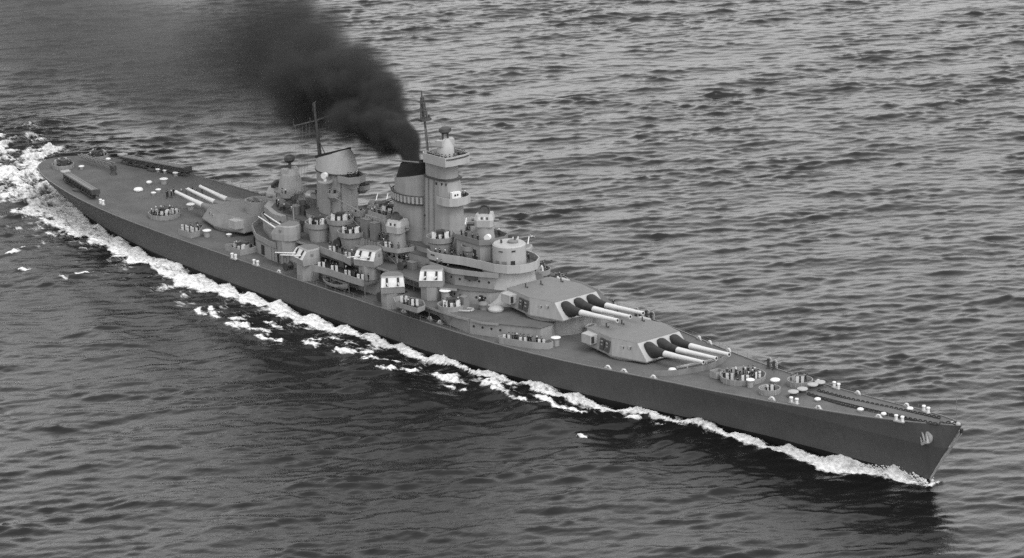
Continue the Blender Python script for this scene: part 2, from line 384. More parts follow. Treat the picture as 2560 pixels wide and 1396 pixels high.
    f2 = n.new("ShaderNodeTexNoise"); f2.inputs["Scale"].default_value = 1.3; f2.inputs["Detail"].default_value = 6
    l.new(tc.outputs["Position"], f2.inputs[0])
    fr = n.new("ShaderNodeMapRange"); fr.inputs[1].default_value = 0.3; fr.inputs[2].default_value = 0.65; fr.inputs[3].default_value = 0.36; fr.inputs[4].default_value = 0.66
    l.new(f2.outputs[0], fr.inputs[0]); l.new(fr.outputs[0], fd.inputs[0])
    fb = n.new("ShaderNodeBump"); fb.inputs["Strength"].default_value = 0.5; fb.inputs["Distance"].default_value = 0.4; l.new(f1.outputs[0], fb.inputs["Height"]); l.new(fb.outputs[0], fd.inputs["Normal"])
    ms = n.new("ShaderNodeMixShader"); l.new(mu.outputs[0], ms.inputs[0]); l.new(b.outputs[0], ms.inputs[1]); l.new(fd.outputs[0], ms.inputs[2])
    l.new(ms.outputs[0], n["Material Output"].inputs[0])
    me.materials.append(m)
    o = link("sea", me); o['kind'] = 'structure'
    o['label'] = "choppy open sea around the battleship with its white wake"
    return o
build_sea()

# ------------------------------------------------------------------ the battleship
ship = bpy.data.objects.new("battleship", None); COL.objects.link(ship)
tag(ship, "long grey battleship with three triple gun turrets steaming ahead, black smoke over it", "battleship")
L01, L02, L03, L04 = 9.4, 12.0, 14.5, 15.7

def build_hull():
    xs = sorted(set([-0.8, -0.4, 0, 0.7, 1.5, 2.7, 4, 6, 8, 11, 15]+list(np.arange(20, 262, 4.0))+[262, 264, 265.5, 267, 268.2, 269.2, 270.0, 270.4]))
    rows = []
    T = [0, 0.08, 0.2, 0.35, 0.5, 0.65, 0.8, 0.92, 1.0]
    for x in xs:
        zd = zdeck(x); D = hbd(x); W = hbw(x) if x < 262.7 else 0.12
        stem = max(0.0, (x-262.7)/7.7*12.0) if x > 262.7 else None
        row = []
        if x < 24:                                             # counter stern: the side turns in under the deck
            zb = float(np.interp(x, [-0.8, 0, 4, 8, 14, 24], [5.2, 4.4, 2.6, 1.0, -1.5, -6]))
        else: zb = -6.0
        if stem is not None: zb = min(stem, zd-0.02)
        for t in T:
            z = zb+(zd-zb)*t
            if stem is not None:
                b = 0.10+(D-0.10)*t**0.9
            elif z >= 0:
                k = z/zd; e = float(np.interp(x, [0, 30, 60, 150, 185, 215, 262], [0.8, 0.9, 0.9, 0.8, 0.8, 1.15, 1.3])); b = W+(D-W)*k**e
                if x < 24 and zb > 0: b = D*(0.55*(z-zb)/(zd-zb)+0.45*math.sqrt(max((z-zb)/(zd-zb), 0)))
            else:
                b = W*(1-0.12*(z/6)**2)
            row.append((x, max(b, 0.03), z))
        rows.append(row)
    n = len(T); b = B(); V = []; F = []
    for row in rows:
        V += [(x, -y, z) for x, y, z in row]+[(x, y, z) for x, y, z in row]
    for i in range(len(rows)-1):
        a = i*2*n; c = (i+1)*2*n
        for k in range(n-1):
            F.append((a+k, c+k, c+k+1, a+k+1)); F.append((a+n+k+1, c+n+k+1, c+n+k, a+n+k))
        F.append((a, a+n, c+n, c))
    F.append(tuple([k for k in range(n)]+[n+k for k in range(n-1, -1, -1)])); e = (len(rows)-1)*2*n
    F.append(tuple([e+n+k for k in range(n)]+[e+k for k in range(n-1, -1, -1)]))
    b.add(V, F); b.smooth = True
    hull = part("hull", b, 'hull_paint', ship)
    d = B(); V = []; F = []
    for x in xs:
        D = max(hbd(x)-0.06, 0.02); V += [(x, -D, zdeck(x)+0.004), (x, D, zdeck(x)+0.004)]
    F = [(2*i, 2*i+2, 2*i+3, 2*i+1) for i in range(len(xs)-1)]
    d.add(V, F)
    part("main_deck", d, 'deck_blue', ship)
    # pale waterway bar along the deck edge, each side
    for s in (-1, 1):
        w_ = B(); w_.wall([(x, s*(hbd(x)-0.16)) for x in xs if 2 < x < 269.5], 0.22, 0, 0.16)
        w_.v = [(p[0], p[1], p[2]+zdeck(p[0])) for p in w_.v]
        part("gutter_bar", w_, 'mid_grey', hull)
    return hull, xs
HULL, XS = build_hull()

def house(name, half, z0, z1, mat='haze_grey', top='deck_blue', closed=True, over=0.15):
    poly = mir(half) if closed else half
    b = B().prism(poly, z0, z1-0.05); o = part(name, b, mat, ship)
    n = len(poly); cx = sum(p[0] for p in poly)/n; cy = sum(p[1] for p in poly)/n
    t = B().prism([(cx+(x-cx)*(1+over/max(abs(x-cx), 4)), cy+(y-cy)*(1+over/max(abs(y-cy), 2))) for x, y in poly], z1-0.05, z1+0.06)
    part("deck_edge", t, top, o)
    return o
H1 = house("main_deckhouse", [(82, -3), (85, -7), (91, -10.6), (97, -11.8), (150, -11.8), (155, -13.8), (163, -14.8), (170, -12.2), (176.3, -8.9), (176.0, -6.0), (175.0, -4)], 6.3, L01)
H2 = house("lower_superstructure", [(84.5, -3), (87, -6), (93, -8.6), (98, -9.0), (146, -9.0), (150, -9.6), (154.5, -9.2), (159, -6.5), (160.5, -3)], L01, L02)
H3 = house("middle_superstructure", [(87, -2.5), (89, -5), (93, -6.4), (100, -6.6), (118, -6.6), (120, -5.6), (140, -5.6), (144, -8.2), (151, -8.2), (158.5, -5.0), (160, -2)], L02, L03)
H4 = house("upper_superstructure", [(99, -4), (101, -5), (116, -5), (118, -4), (134, -4), (143, -3.8), (154, -3.4), (155, -2)], L03, L04)

# deck slabs that overhang the walls, so that the sides fall into shade beneath them
def slab(name, half, z, parent):
    for s in (-1, 1):
        pl = [(x, y*-s) for x, y in half]
        o = part(name, B().prism(pl, z-0.16, z+0.07), 'deck_blue', parent)
        e = B(); e.wall([(x, y*-s) for x, y in half[1:-1]], 0.08, z-0.30, z+0.10); part("slab_edge", e, 'haze_grey', o)
slab("overhanging_deck", [(141.6, -11.0), (141.8, -15.2), (150, -15.4), (160, -15.3), (166, -14.4), (169, -12.8), (168, -11.0)], L01, H1)
slab("overhanging_deck", [(99, -8.6), (100, -11.2), (110, -11.3), (150.5, -11.3), (153.5, -9.8), (152, -8.6)], L02, H2)
for s in (-1, 1):
    for x in (143, 147, 151.5, 155, 163): part("deck_post", B().tube((x, s*15.0, 6.6), (x, s*15.0, 9.2), 0.08, 0.08, 6), 'mid_grey', H1)
    for x in (106.5, 116, 121, 125, 133.5, 137, 142): part("deck_post", B().tube((x, s*11.0, 9.4), (x, s*11.0, 11.8), 0.07, 0.07, 6), 'mid_grey', H2)
# portholes: small dark discs let into a wall, each one its own part
def porthole_mesh():
    b = B().tube((0, 0.02, 0), (0, -0.05, 0), 0.24, 0.24, 8); return b.mesh("porthole", 'canvas_black')
PORT = porthole_mesh()
def ports(parent, a, b, zs, n, skip=()):
    ang = math.atan2(b[1]-a[1], b[0]-a[0])
    for z in zs:
        for i in range(n):
            if i in skip: continue
            t = (i+0.5)/n; link("porthole", PORT, parent, (a[0]+(b[0]-a[0])*t, a[1]+(b[1]-a[1])*t, z), ang)
def door(parent, x, y, z, ang, w_=0.75, h=1.8):
    b = B().box((0, -0.02, h/2), (w_, 0.10, h)); return part("doorway", b, 'canvas_black', parent, (x, y, z), ang)

# bridge front: a drum that flares out to the deck
b = B().lathe([(7.4, 0.0), (6.6, 0.35), (5.9, 1.2), (5.3, 2.6), (5.0, 4.2), (4.9, 6.0)], (156.8, 0, L01), 32); BF = part("bridge_front", b, 'pale_face', ship)
ports(H3, (144.6, -8.2), (151, -8.2), (13.4,), 3); ports(H3, (151, -8.2), (158.5, -5.0), (13.3,), 4)
ports(H2, (146.5, -9.05), (150, -9.6), (10.9,), 2); ports(H2, (150, -9.6), (154.5, -9.2), (10.8,), 3); ports(H2, (154.5, -9.2), (159, -6.5), (10.8,), 3)
door(H2, 157.6, -7.35, L01+0.05, math.atan2(2.7, 4.5)); door(H2, 149, -9.45, L01+0.05, math.atan2(-0.6, 4))
door(H3, 159.0, -3.9, L02+0.05, math.atan2(3, 1.5), 0.9, 2.1)
for x in (100, 108, 121, 133): door(H1, x, -11.8, 6.6, 0)
ports(H1, (163, -14.8), (170, -12.2), (8.2,), 4); ports(H1, (98, -11.8), (112, -11.8), (8.2,), 5); ports(H2, (100, -9.0), (126, -9.0), (10.9,), 8)
part("raft_and_recess_shade", B().box((0, 0, 0), (2.6, 0.5, 0.75)).box((0, -0.1, 0), (2.0, 0.5, 0.95)), 'dark_steel', H3, (154.3, -7.0, 13.95), math.atan2(3.2, 7.5))  # dark box on the wall, its colour standing in for a shaded recess
part("raft_and_recess_shade", B().box((0, 0, 0), (2.2, 0.4, 0.8)), 'dark_steel', H2, (104.5, -9.2, 11.0))
for x in (107.5, 117.5, 131.5): part("net_basket", B().box((0, 0, 0.35), (1.6, 0.7, 0.7)).box((0, 0, 0.72), (1.4, 0.5, 0.12)), 'mid_grey', H3, (x, -6.0 if x < 119 else -4.9, L03+0.06))
# signal deck shelf above the house: a bulwark with a dark recess of windows behind it
sb = B().wall([(144.5, -8.9), (151, -8.9), (156.5, -6.6), (159.6, -4.7)], 0.14, 14.4, 15.35); part("signal_deck_bulwark", sb, 'haze_grey', ship)
for i in range(11):
    t = i/10; x = 144+9.6*t; y = -3.85+0.35*t
    part("bridge_window", B().box((0, 0, 0), (0.62, 0.12, 0.55)), 'canvas_black', H4, (x, y-0.06, 15.2), 0.04)

# navigating bridge: long platform with a white bulwark round the conning tower
br = [(141.8, -7.3), (143.4, -8.0), (146.6, -7.7), (150.7, -6.2), (155, -5.4), (158.8, -5.0), (161.2, -3.9), (162.7, -2.0), (163.1, 0)]
b = B().prism(mir(br), 15.6, 15.85); part("navigating_bridge", b, 'deck_blue', ship)
for poly, nm in ((mir(br), "bridge_bulwark"),):
    b = B(); pl = [p for p in poly]; b.wall(pl, 0.16, 15.45, 17.05); part(nm, b, 'pale_face', ship)
for s in (-1, 1):
    b = B().box((0, 0, 0), (1.2, 0.14, 0.28)); part("bulwark_slot", b, 'canvas_black', ship, (144.2, s*7.98, 16.45), 0)
b = B().lathe([(3.15, 0.0), (3.15, 3.75), (2.9, 4.0)], (157.2, 0, 15.85), 28); CT = part("conning_tower", b, 'pale_face', ship)
part("hatch_ring", B().lathe([(1.0, 0), (1.0, 0.35), (0.7, 0.5)], (157.6, 0.6, 19.85), 14), 'mid_grey', CT)
part("periscope", B().tube((157.9, 0.9, 19.85), (157.9, 0.9, 21.0), 0.14).tube((156.4, -1.2, 19.85), (156.4, -1.2, 20.5), 0.2), 'dark_steel', CT)
def slot(parent, ang, z, w_, h, r=3.16, c=(157.2, 0)):
    part("vision_slot", B().box((0, 0, 0), (0.12, w_, h)), 'canvas_black', parent, (c[0]+r*math.cos(ang), c[1]+r*math.sin(ang), z), ang)
slot(CT, R(-70), 18.9, 0.8, 0.18); slot(CT, R(-25), 19.0, 0.7, 0.30); slot(CT, R(-28), 16.6, 0.8, 1.1)
for a in (-85, -58): part("access_panel", B().box((0, 0, 0), (0.08, 0.9, 0.7)), 'mid_grey', CT, (157.2+3.17*math.cos(R(a)), 3.17*math.sin(R(a)), 16.7), R(a))
# house behind the conning tower, forward director column and director
b = B().prism(mir([(144.5, -2.6), (146, -3.4), (152.5, -3.2), (153.6, -1.6)]), 15.85, 19.0); PH = part("pilot_house", b, 'haze_grey', ship)
part("pilot_house_roof", B().prism(mir([(144.2, -2.9), (146, -3.7), (152.7, -3.5), (153.9, -1.8)]), 19.0, 19.12), 'deck_blue', PH)
b = B(); b.wall(mir([(144.2, -2.9), (146, -3.7), (152.7, -3.5), (153.9, -1.8)]), 0.1, 19.1, 20.1); part("roof_bulwark", b, 'mid_grey', PH)
door(PH, 148, -3.32, 15.9, 0.03, 0.9, 2.2); door(PH, 151, -3.26, 15.9, 0.03, 0.8, 2.0)

def director37():
    """boxy fire-control director with a radar dish on its roof; faces +x"""
    b = B()
    P = [(-1.7, -1.5), (-1.7, 1.5), (1.2, 1.75), (1.75, 1.2), (1.75, -1.2), (1.2, -1.75)]
    b.stack([(P[::-1], 0), ([(x*1.05, y*1.05) for x, y in P][::-1], 1.3), ([(x*0.86-0.15, y*0.9) for x, y in P][::-1], 2.3)])
    o = part("gun_director", b, 'pale_face', None)
    for k in range(4): part("shutter", B().box((0, 0, 0), (0.10, 0.30, 0.85)), 'dark_steel' if k % 2 else 'white_paint', o, (1.70, -0.75+0.5*k, 1.55))
    part("radar_dish", B().lathe([(0.25, -0.2), (1.0, 0.0), (1.15, 0.35), (1.05, 0.38), (0.85, 0.12)], (0, 0, 0), 14), 'dark_steel', o, (0.1, 0, 2.75)).rotation_euler = (0, R(70), 0)
    part("radar_yoke", B().tube((-0.1, -0.7, 2.2), (-0.1, -0.7, 3.2), 0.10).tube((-0.1, 0.7, 2.2), (-0.1, 0.7, 3.2), 0.10).box((-0.6, 0, 2.6), (0.7, 1.4, 0.5)), 'dark_steel', o)
    part("rangefinder_arm", B().tube((-0.4, -2.6, 0.9), (-0.4, 2.6, 0.9), 0.26, 0.26, 10), 'mid_grey', o)
    return o
D37 = Proto(director37)
part("director_column", B().lathe([(1.9, 0), (1.7, 1.5), (1.65, 3.0)], (150.3, 0, 18.9), 20), 'haze_grey', ship)
D37(ship, (150.3, 0, 21.9), R(-50))
part("director_column", B().lathe([(1.8, 0), (1.6, 2.0), (1.6, 4.6)], (130.6, -5.6, 14.4), 20), 'haze_grey', ship)
D37(ship, (130.6, -5.6, 17.9), R(-75))
part("director_column", B().lathe([(1.8, 0), (1.6, 2.0), (1.6, 4.6)], (130.6, 5.6, 14.4), 20), 'haze_grey', ship)
D37(ship, (130.6, 5.6, 17.9), R(75))
part("director_column", B().lathe([(2.0, 0), (1.7, 2.4)], (84.0, 0, 12.0), 20), 'haze_grey', ship)
D37(ship, (84.0, 0, 14.4), R(180))

# fire-control tower
tw = [(134.6, -1.9), (136.0, -2.5), (140.0, -2.5), (141.8, -1.7), (142.4, -0.6)]
TW = part("fire_control_tower", B().stack([(mir([(134.0, -2.4), (136, -3.0), (140.6, -2.9), (142.6, -2.0), (143.4, -0.7)]), 14.4), (mir([(134.4, -2.0), (136, -2.65), (140.2, -2.6), (142.0, -1.8), (142.7, -0.65)]), 20), (mir(tw), 25.5), (mir([(134.9, -1.8), (136, -2.3), (139.6, -2.3), (141.2, -1.6), (141.8, -0.6)]), 29.2)]), 'haze_grey', ship)
part("upper_tower", B().stack([(mir([(135.0, -1.7), (136.2, -2.2), (139.6, -2.2), (140.9, -1.5), (141.4, -0.6)]), 29.2), (mir([(135.0, -1.7), (136.2, -2.2), (139.6, -2.2), (140.9, -1.5), (141.4, -0.6)]), 32.4)]), 'haze_grey', TW)
part("tower_ledge", B().ring(mir([(134.7, -2.0), (136, -2.6), (139.8, -2.6), (141.5, -1.9), (142.1, -0.7)]), 0.7, 29.0, 29.3), 'dark_steel', TW)
tp = [(135.6, -2.6), (136.4, -3.2), (141.6, -3.1), (142.6, -2.9), (143.0, -1.5)]
part("top_platform", B().prism(mir(tp), 32.35, 32.6), 'deck_blue', TW)
b = B(); pl = mir(tp); b.wall(pl+[pl[0]], 0.14, 32.2, 34.0); part("platform_bulwark", b, 'pale_face', TW)
b = B(); b.wall([(142.75, -2.75), (143.12, -1.5), (143.12, 1.5), (142.75, 2.75)], 0.12, 33.45, 33.7); part("bulwark_rib", b, 'dark_steel', TW)
mp_ = [(139.6, -2.9), (141.6, -3.0), (143.0, -2.5), (143.8, -1.2)]
part("lookout_platform", B().prism(mir(mp_), 24.7, 24.9), 'deck_blue', TW)
b = B(); b.wall(mir(mp_), 0.14, 24.5, 26.05); part("platform_bulwark", b, 'pale_face', TW)
part("lookout_cabin", B().box((142.6, -0.7, 26.2), (0.9, 1.9, 1.6), R(-12)), 'white_paint', TW)
for k in range(2): part("porthole", B().tube((0.06, 0, 0), (-0.04, 0, 0), 0.2, 0.2, 8), 'canvas_black', TW, (143.05, -1.1+0.55*k, 26.5), R(-12))
for k in range(6):
    part("tower_window", B().box((0, 0, 0), (0.1, 0.42, 0.5)), 'canvas_black', TW, (*[(139.0, -2.36), (140.3, -2.05), (141.2, -1.65), (141.72, -0.6), (141.72, 0.2), (141.5, 1.0)][k], 28.3), R([-88, -60, -45, -20, 0, 20][k]))
for z in (21.3, 18.6, 16.6): part("porthole", B().tube((0, 0.05, 0), (0, -0.06, 0), 0.2, 0.2, 8), 'canvas_black', TW, (135.2, -2.42, z), R(-8))
for k, x in enumerate((134.9, 136.7, 138.3, 139.7)): part("vertical_pipe", B().tube((x, -2.75-(0.1 if k in (1, 2) else -0.3), 15.9), (x, -2.42-(0.06 if k in (1, 2) else -0.35), 29.0), 0.09, 0.09, 6), 'mid_grey', TW)
# main battery director on the tower
part("director_base", B().lathe([(1.75, 0), (1.65, 1.2), (1.55, 2.6), (1.0, 3.6), (0.7, 4.1)], (139.2, 0, 32.6), 20), 'pale_face', TW)
for s in (-1, 1): part("director_hood", B().box((139.2, s*1.3, 36.0), (1.5, 1.0, 1.1), R(-20*s)), 'pale_face', TW)
part("radar_antenna", B().lathe([(0.6, -0.5), (1.05, -0.1), (1.0, 0.5), (0.5, 0.8)], (139.2, 0.0, 38.2), 12, 0.9, 1.3).tube((139.2, -0.6, 36.6), (139.2, -0.6, 38.0), 0.2).tube((139.2, 0.6, 36.6), (139.2, 0.6, 38.0), 0.2), 'dark_steel', TW)
# foremast with radar
FM = part("foremast", B().tube((134.2, 0, 29), (133.1, 0, 39.4), 0.28, 0.2).box((133.0, 0.1, 39.3), (1.2, 2.4, 0.45)).tube((133.0, 1.2, 39.3), (133.0, 1.2, 40.1), 0.22), 'dark_steel', ship)
part("stay", B().tube((134.3, -0.6, 33), (133.2, 0, 38.8), 0.05, 0.05, 5).tube((134.3, 0.6, 33), (133.2, 0, 38.8), 0.05, 0.05, 5), 'mid_grey', FM)
b = B()
for k in range(8):
    z = 39.7+0.55*k; hw_ = 0.75-0.06*k
    b.tube((132.9-0.05*k, -hw_, z), (132.9-0.05*k, hw_, z), 0.13, 0.13, 5)
for s in (-1, 0, 1): b.tube((132.9, 0.75*s, 39.5), (132.5, 0.33*s, 43.6), 0.16, 0.12, 5)
b.tube((132.8, 0, 39.5), (132.4, 0, 44.9), 0.3, 0.1, 6); b.box((133.1, 0.1, 40.6), (0.5, 0.9, 0.9)); b.box((132.9, 0.0, 42.1), (0.4, 0.7, 0.7))
part("search_radar", b, 'dark_steel', FM)
part("gaff_boom", B().tube((133.6, -2.2, 31.4), (124.4, -2.0, 30.2), 0.16, 0.12, 7), 'mid_grey', FM)

# forward funnel: oval trunk, a shelf of louvres, slanted black cap
def oval(cx, a, b_, n=28): return [(cx+a*math.cos(2*math.pi*i/n), b_*math.sin(2*math.pi*i/n)) for i in range(n)]
def slant(poly, zf, za, xf, xa): return [(x, y, za+(zf-za)*(x-xa)/(xf-xa)) for x, y in poly]
b = B().stack([(oval(129.4, 5.4, 3.5), 12.0), (oval(129.4, 5.2, 3.4), 23.4)]); b.smooth = True
F1 = part("forward_funnel", b, 'haze_grey', ship)
b = B().stack([(oval(129.4, 4.9, 3.2), 23.4), (slant(oval(129.2, 4.7, 3.0), 28.9, 26.6, 134, 124), 0), (slant(oval(129.2, 4.4, 2.75), 28.9, 26.6, 134, 124), 0), (slant(oval(129.2, 4.3, 2.7), 26.5, 25.6, 134, 124), 0)]); b.smooth = True
part("funnel_casing", b, 'haze_grey', F1)
b = B().stack([(slant(oval(129.2, 4.45, 2.8), 28.7, 26.4, 134, 124), 0), (slant(oval(130.0, 3.6, 2.5), 31.2, 29.6, 134, 125), 0), (slant(oval(130.0, 3.3, 2.2), 31.2, 29.6, 134, 125), 0), (slant(oval(130.0, 3.2, 2.1), 28.5, 27.6, 134, 125), 0)]); b.smooth = True
part("funnel_cap", b, 'smoke_black', F1)
part("funnel_shelf", B().ring(oval(129.4, 5.75, 3.95), 0.75, 22.95, 23.15), 'dark_steel', F1)
part("funnel_rail", B().ring(oval(129.4, 5.7, 3.9), 0.12, 24.6, 24.75), 'dark_steel', F1)
for k in range(16):
    a = R(-175+10*k); part("louvre_plate", B().box((0, 0, 0), (0.1, 0.45, 1.35)), 'pale_face', F1, (129.4+5.62*math.cos(a), 3.82*math.sin(a), 23.9), math.atan2(math.sin(a)/3.4, math.cos(a)/5.2))

# aft funnel: fat trunk, bell-shaped cap with black slanted lip, mast stepped on its after side
b = B().stack([(oval(104.6, 4.9, 3.4), 12.0), (oval(104.6, 4.7, 3.3), 24.3)]); b.smooth = True
F2 = part("aft_funnel", b, 'haze_grey', ship)
b = B().stack([(oval(104.6, 5.1, 3.7), 24.3), (oval(104.6, 5.0, 3.55), 25.0), (slant(oval(104.2, 4.75, 3.3), 27.6, 25.6, 109, 99.5), 0), (slant(oval(103.6, 4.3, 3.0), 29.0, 26.2, 108, 99.5), 0), (slant(oval(103.6, 4.0, 2.7), 29.0, 26.2, 108, 99.5), 0), (slant(oval(103.6, 3.9, 2.6), 26.8, 25.4, 108, 99.5), 0)]); b.smooth = True
part("funnel_cap", b, 'pale_face', F2)
b = B().stack([(slant(oval(103.55, 4.42, 3.12), 28.75, 25.95, 108, 99.5), 0), (slant(oval(103.5, 4.36, 3.06), 29.25, 26.45, 108, 99.5), 0), (slant(oval(103.5, 3.9, 2.6), 29.25, 26.45, 108, 99.5), 0), (slant(oval(103.5, 3.9, 2.6), 28.5, 25.8, 108, 99.5), 0)]); b.smooth = True
part("funnel_lip", b, 'smoke_black', F2)
part("funnel_band", B().ring(oval(104.6, 5.2, 3.75), 0.5, 24.1, 24.4), 'dark_steel', F2)
part("pipe", B().tube((106.5, -3.35, 12.5), (106.5, -3.1, 24.0), 0.16).tube((108.6, -2.2, 12.5), (108.4, -2.0, 24.0), 0.12), 'mid_grey', F2)
part("mast_trunk", B().stack([(circ((99.4, 0), 1.3, 12), 12.0), (circ((99.3, 0), 0.8, 12), 26.0)]), 'haze_grey', F2)
MM = part("mainmast", B().tube((99.2, 0, 25.8), (97.9, 0, 36.8), 0.42, 0.2, 10), 'dark_steel', ship)
part("yard", B().tube((98.0, 0, 33.0), (98.6, -5.6, 33.1), 0.2, 0.13, 6).tube((98.0, 0, 33.0), (97.6, 4.4, 33.4), 0.2, 0.13, 6).box((98.5, -5.5, 33.1), (0.4, 0.4, 0.4)).box((97.6, 4.3, 33.4), (0.4, 0.4, 0.4)), 'dark_steel', MM)
part("mast_strut", B().tube((98.7, 0, 29.6), (101.6, -0.6, 27.2), 0.10, 0.10, 6), 'dark_steel', MM)
part("mast_head_radar", B().tube((97.9, -0.4, 36.4), (97.9, 0.5, 36.9), 0.08).tube((97.9, -0.35, 35.0), (97.9, -0.35, 36.6), 0.05).tube((97.9, 0.35, 34.8), (97.9, 0.4, 36.5), 0.05), 'dark_steel', MM)
for y in (-5.5, -1.4, 4.3): part("aerial_lead", B().tube((98.3, y, 33.0), (98.3, y, 34.0), 0.12, 0.05, 5), 'dark_steel', MM)
b = B()
for k in range(5): b.tube((98.2, -5.0+0.9*k, 33.0), (99.5-1.2*k, -6.5+1.4*k, 15.5), 0.025, 0.025, 4)
part("halyard", b, 'mid_grey', MM)

# after director tower
A1 = part("after_director_tower", B().stack([(circ((88.8, 0), 3.1, 16), 14.4), (circ((88.8, 0), 2.5, 16), 18.0), (circ((88.8, 0), 1.9, 16), 20.5), (circ((88.8, 0), 1.0, 16), 21.6)]), 'haze_grey', ship)
for s in (-1, 1): part("director_hood", B().box((88.8, s*1.2, 21.2), (1.4, 1.0, 1.1), R(-15*s)), 'pale_face', A1)
part("radar_antenna", B().lathe([(0.6, -0.6), (1.0, -0.1), (0.95, 0.5), (0.5, 0.9)], (88.8, 0, 23.5), 12, 0.9, 1.2).tube((88.8, 0, 21.4), (88.8, 0, 23.2), 0.3), 'dark_steel', A1)
part("tower_ledge", B().ring(circ((88.8, 0), 3.5, 16), 0.9, 17.0, 17.25), 'mid_grey', A1)

# ------------------------------------------------------------------ main battery turrets
def main_turret(parent, x, zb, zroof, rz, elev, barb_z, roof_items=True):
    """zb = bottom of the gunhouse; guns point along local +x"""
    h = zroof-zb
    bot = [(7.2, -5.2), (7.2, 5.2), (0.2, 7.0), (-8.2, 5.6), (-8.2, -5.6), (0.2, -7.0)]
    low = [(7.35, -5.25), (7.35, 5.25), (0.2, 7.05), (-8.4, 5.6), (-8.4, -5.6), (0.2, -7.05)]
    top = [(4.75, -5.1), (4.75, 5.1), (-0.8, 6.3), (-8.4, 5.3), (-8.4, -5.3), (-0.8, -6.3)]
    T = part("gun_turret", B().stack([(bot, 0), (low, 0.25), (top, h)]), 'haze_grey', parent, (x, 0, zb), rz)
    roof = [(4.72, -5.07), (4.72, 5.07), (-0.8, 6.27), (-8.38, 5.27), (-8.38, -5.27), (-0.8, -6.27)]
    part("turret_roof", B().stack([(roof, h+0.003), (roof, h+0.05)]), 'turret_top', T)
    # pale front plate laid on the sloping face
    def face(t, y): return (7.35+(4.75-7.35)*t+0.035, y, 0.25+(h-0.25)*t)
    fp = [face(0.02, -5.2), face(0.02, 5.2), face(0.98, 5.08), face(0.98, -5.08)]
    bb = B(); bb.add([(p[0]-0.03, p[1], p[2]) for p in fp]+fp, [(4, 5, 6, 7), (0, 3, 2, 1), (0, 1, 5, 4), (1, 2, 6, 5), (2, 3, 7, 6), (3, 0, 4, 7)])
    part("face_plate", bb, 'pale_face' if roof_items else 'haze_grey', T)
    ax = Vector((4.6, 0, 1.5)); dirv = Vector((math.cos(elev), 0, math.sin(elev)))
    for y in (-3.1, 0, 3.1):
        # black canvas gun bag: an upright oval on the face drawn forward to the barrel
        g = B(); rings = []; n = 12
        sl_ = math.atan2(2.6, h-0.25); fn = Vector((math.cos(sl_), 0, math.sin(sl_))); fu = Vector((-math.sin(sl_), 0, math.cos(sl_)))
        mid = Vector((6.05, y, 0.25+(h-0.25)*0.5)); gv = Vector((0, 0, 1))
        for (c, ua, ry, rz_) in ((mid-fn*0.05, fu, 1.08, 1.66), (mid+fn*0.30, fu, 1.12, 1.64), (mid+fn*0.62-fu*0.22, (fu+gv*0.2).normalized(), 1.02, 1.36), (Vector((ax.x, y, ax.z-0.08))+dirv*3.1, (fu*0.4+gv).normalized(), 0.86, 0.98), (Vector((ax.x, y, ax.z))+dirv*4.2, gv, 0.68, 0.70), (Vector((ax.x, y, ax.z))+dirv*5.2, gv, 0.60, 0.60)):
            row = []
            for i in range(n):
                a = 2*math.pi*i/n
                yy = ry*math.copysign(abs(math.cos(a))**0.7, math.cos(a)); zz = rz_*math.copysign(abs(math.sin(a))**0.7, math.sin(a))
                q_ = c+ua*zz; row.append((q_.x, y+yy, q_.z))
            rings.append((row, 0))
        g.stack(rings); g.smooth = True
        part("gun_bag", g, 'canvas_black' if roof_items else 'mid_grey', T)
        p0 = Vector((ax.x, y, ax.z))+dirv*4.6; p1 = p0+dirv*(19.7-ax.x-4.6)/math.cos(elev)*1.0
        gb = B(); q = lambda t: p0.lerp(p1, t)
        gb.tube(q(0), q(0.30), 0.60, 0.50, 14); gb.tube(q(0.30), q(0.97), 0.46, 0.33, 14); gb.tube(q(0.97), q(1.0), 0.37, 0.37, 14)
        o = part("gun_barrel", gb, 'gun_grey', T)
        part("muzzle_bore", B().tube(p1-dirv*0.02, p1+dirv*0.03, 0.25, 0.25, 12), 'canvas_black', o)
    for s in (-1, 1):
        part("rangefinder_hood", B().stack([([(-8.0, s*5.0), (-5.0, s*5.2), (-5.2, s*7.4), (-7.6, s*7.4)][::-s], h-2.0), ([(-8.0, s*5.0), (-5.0, s*5.2), (-5.2, s*7.4), (-7.6, s*7.4)][::-s], h-0.35)]), 'pale_face', T)
        part("hood_window", B().box((-5.06, s*6.9, h-1.2), (0.1, 0.55, 1.2), R(5*s)), 'canvas_black', T)
        # life floats stowed upright on the after side plates
        for k in range(2 if roof_items else 0):
            a = math.atan2(s*(6.75-5.5), 7.8)
            fx_ = -1.4-1.7*k
            yb = 6.72-(0.8-fx_-0.8)*0.16
            f = B().ring([(-0.62, 0), (-0.4, -0.0), (0.4, 0), (0.62, 0)], 0.1, 0, 0.1) if False else B()
            f.box((0, 0, 0), (1.25, 0.30, 2.1)); part("float_rack", f, 'dark_steel', T, (fx_, s*(yb+0.18), h*0.5-0.05), s*0.16).rotation_euler[0] = s*R(9)
            for zz in (-0.6, 0.0, 0.6):
                part("rack_hole", B().box((0, 0, 0), (0.5, 0.12, 0.28)), 'haze_grey', T, (fx_, s*(yb+0.32), h*0.5-0.05+zz), s*0.16)
        # pointer's sights: two hooded holes on each forward side plate
        for (px, zz) in ((1.9, h-1.15), (3.4, h-1.0)):
            sy = s*(6.35-(px-0.2)*0.235)
            part("sight_hood", B().box((px, sy, zz), (0.6, 0.5, 0.55), s*-0.25), 'pale_face', T)
            part("sight_port", B().box((px+0.31, sy+s*0.02, zz), (0.06, 0.44, 0.44), s*-0.25), 'canvas_black', T)
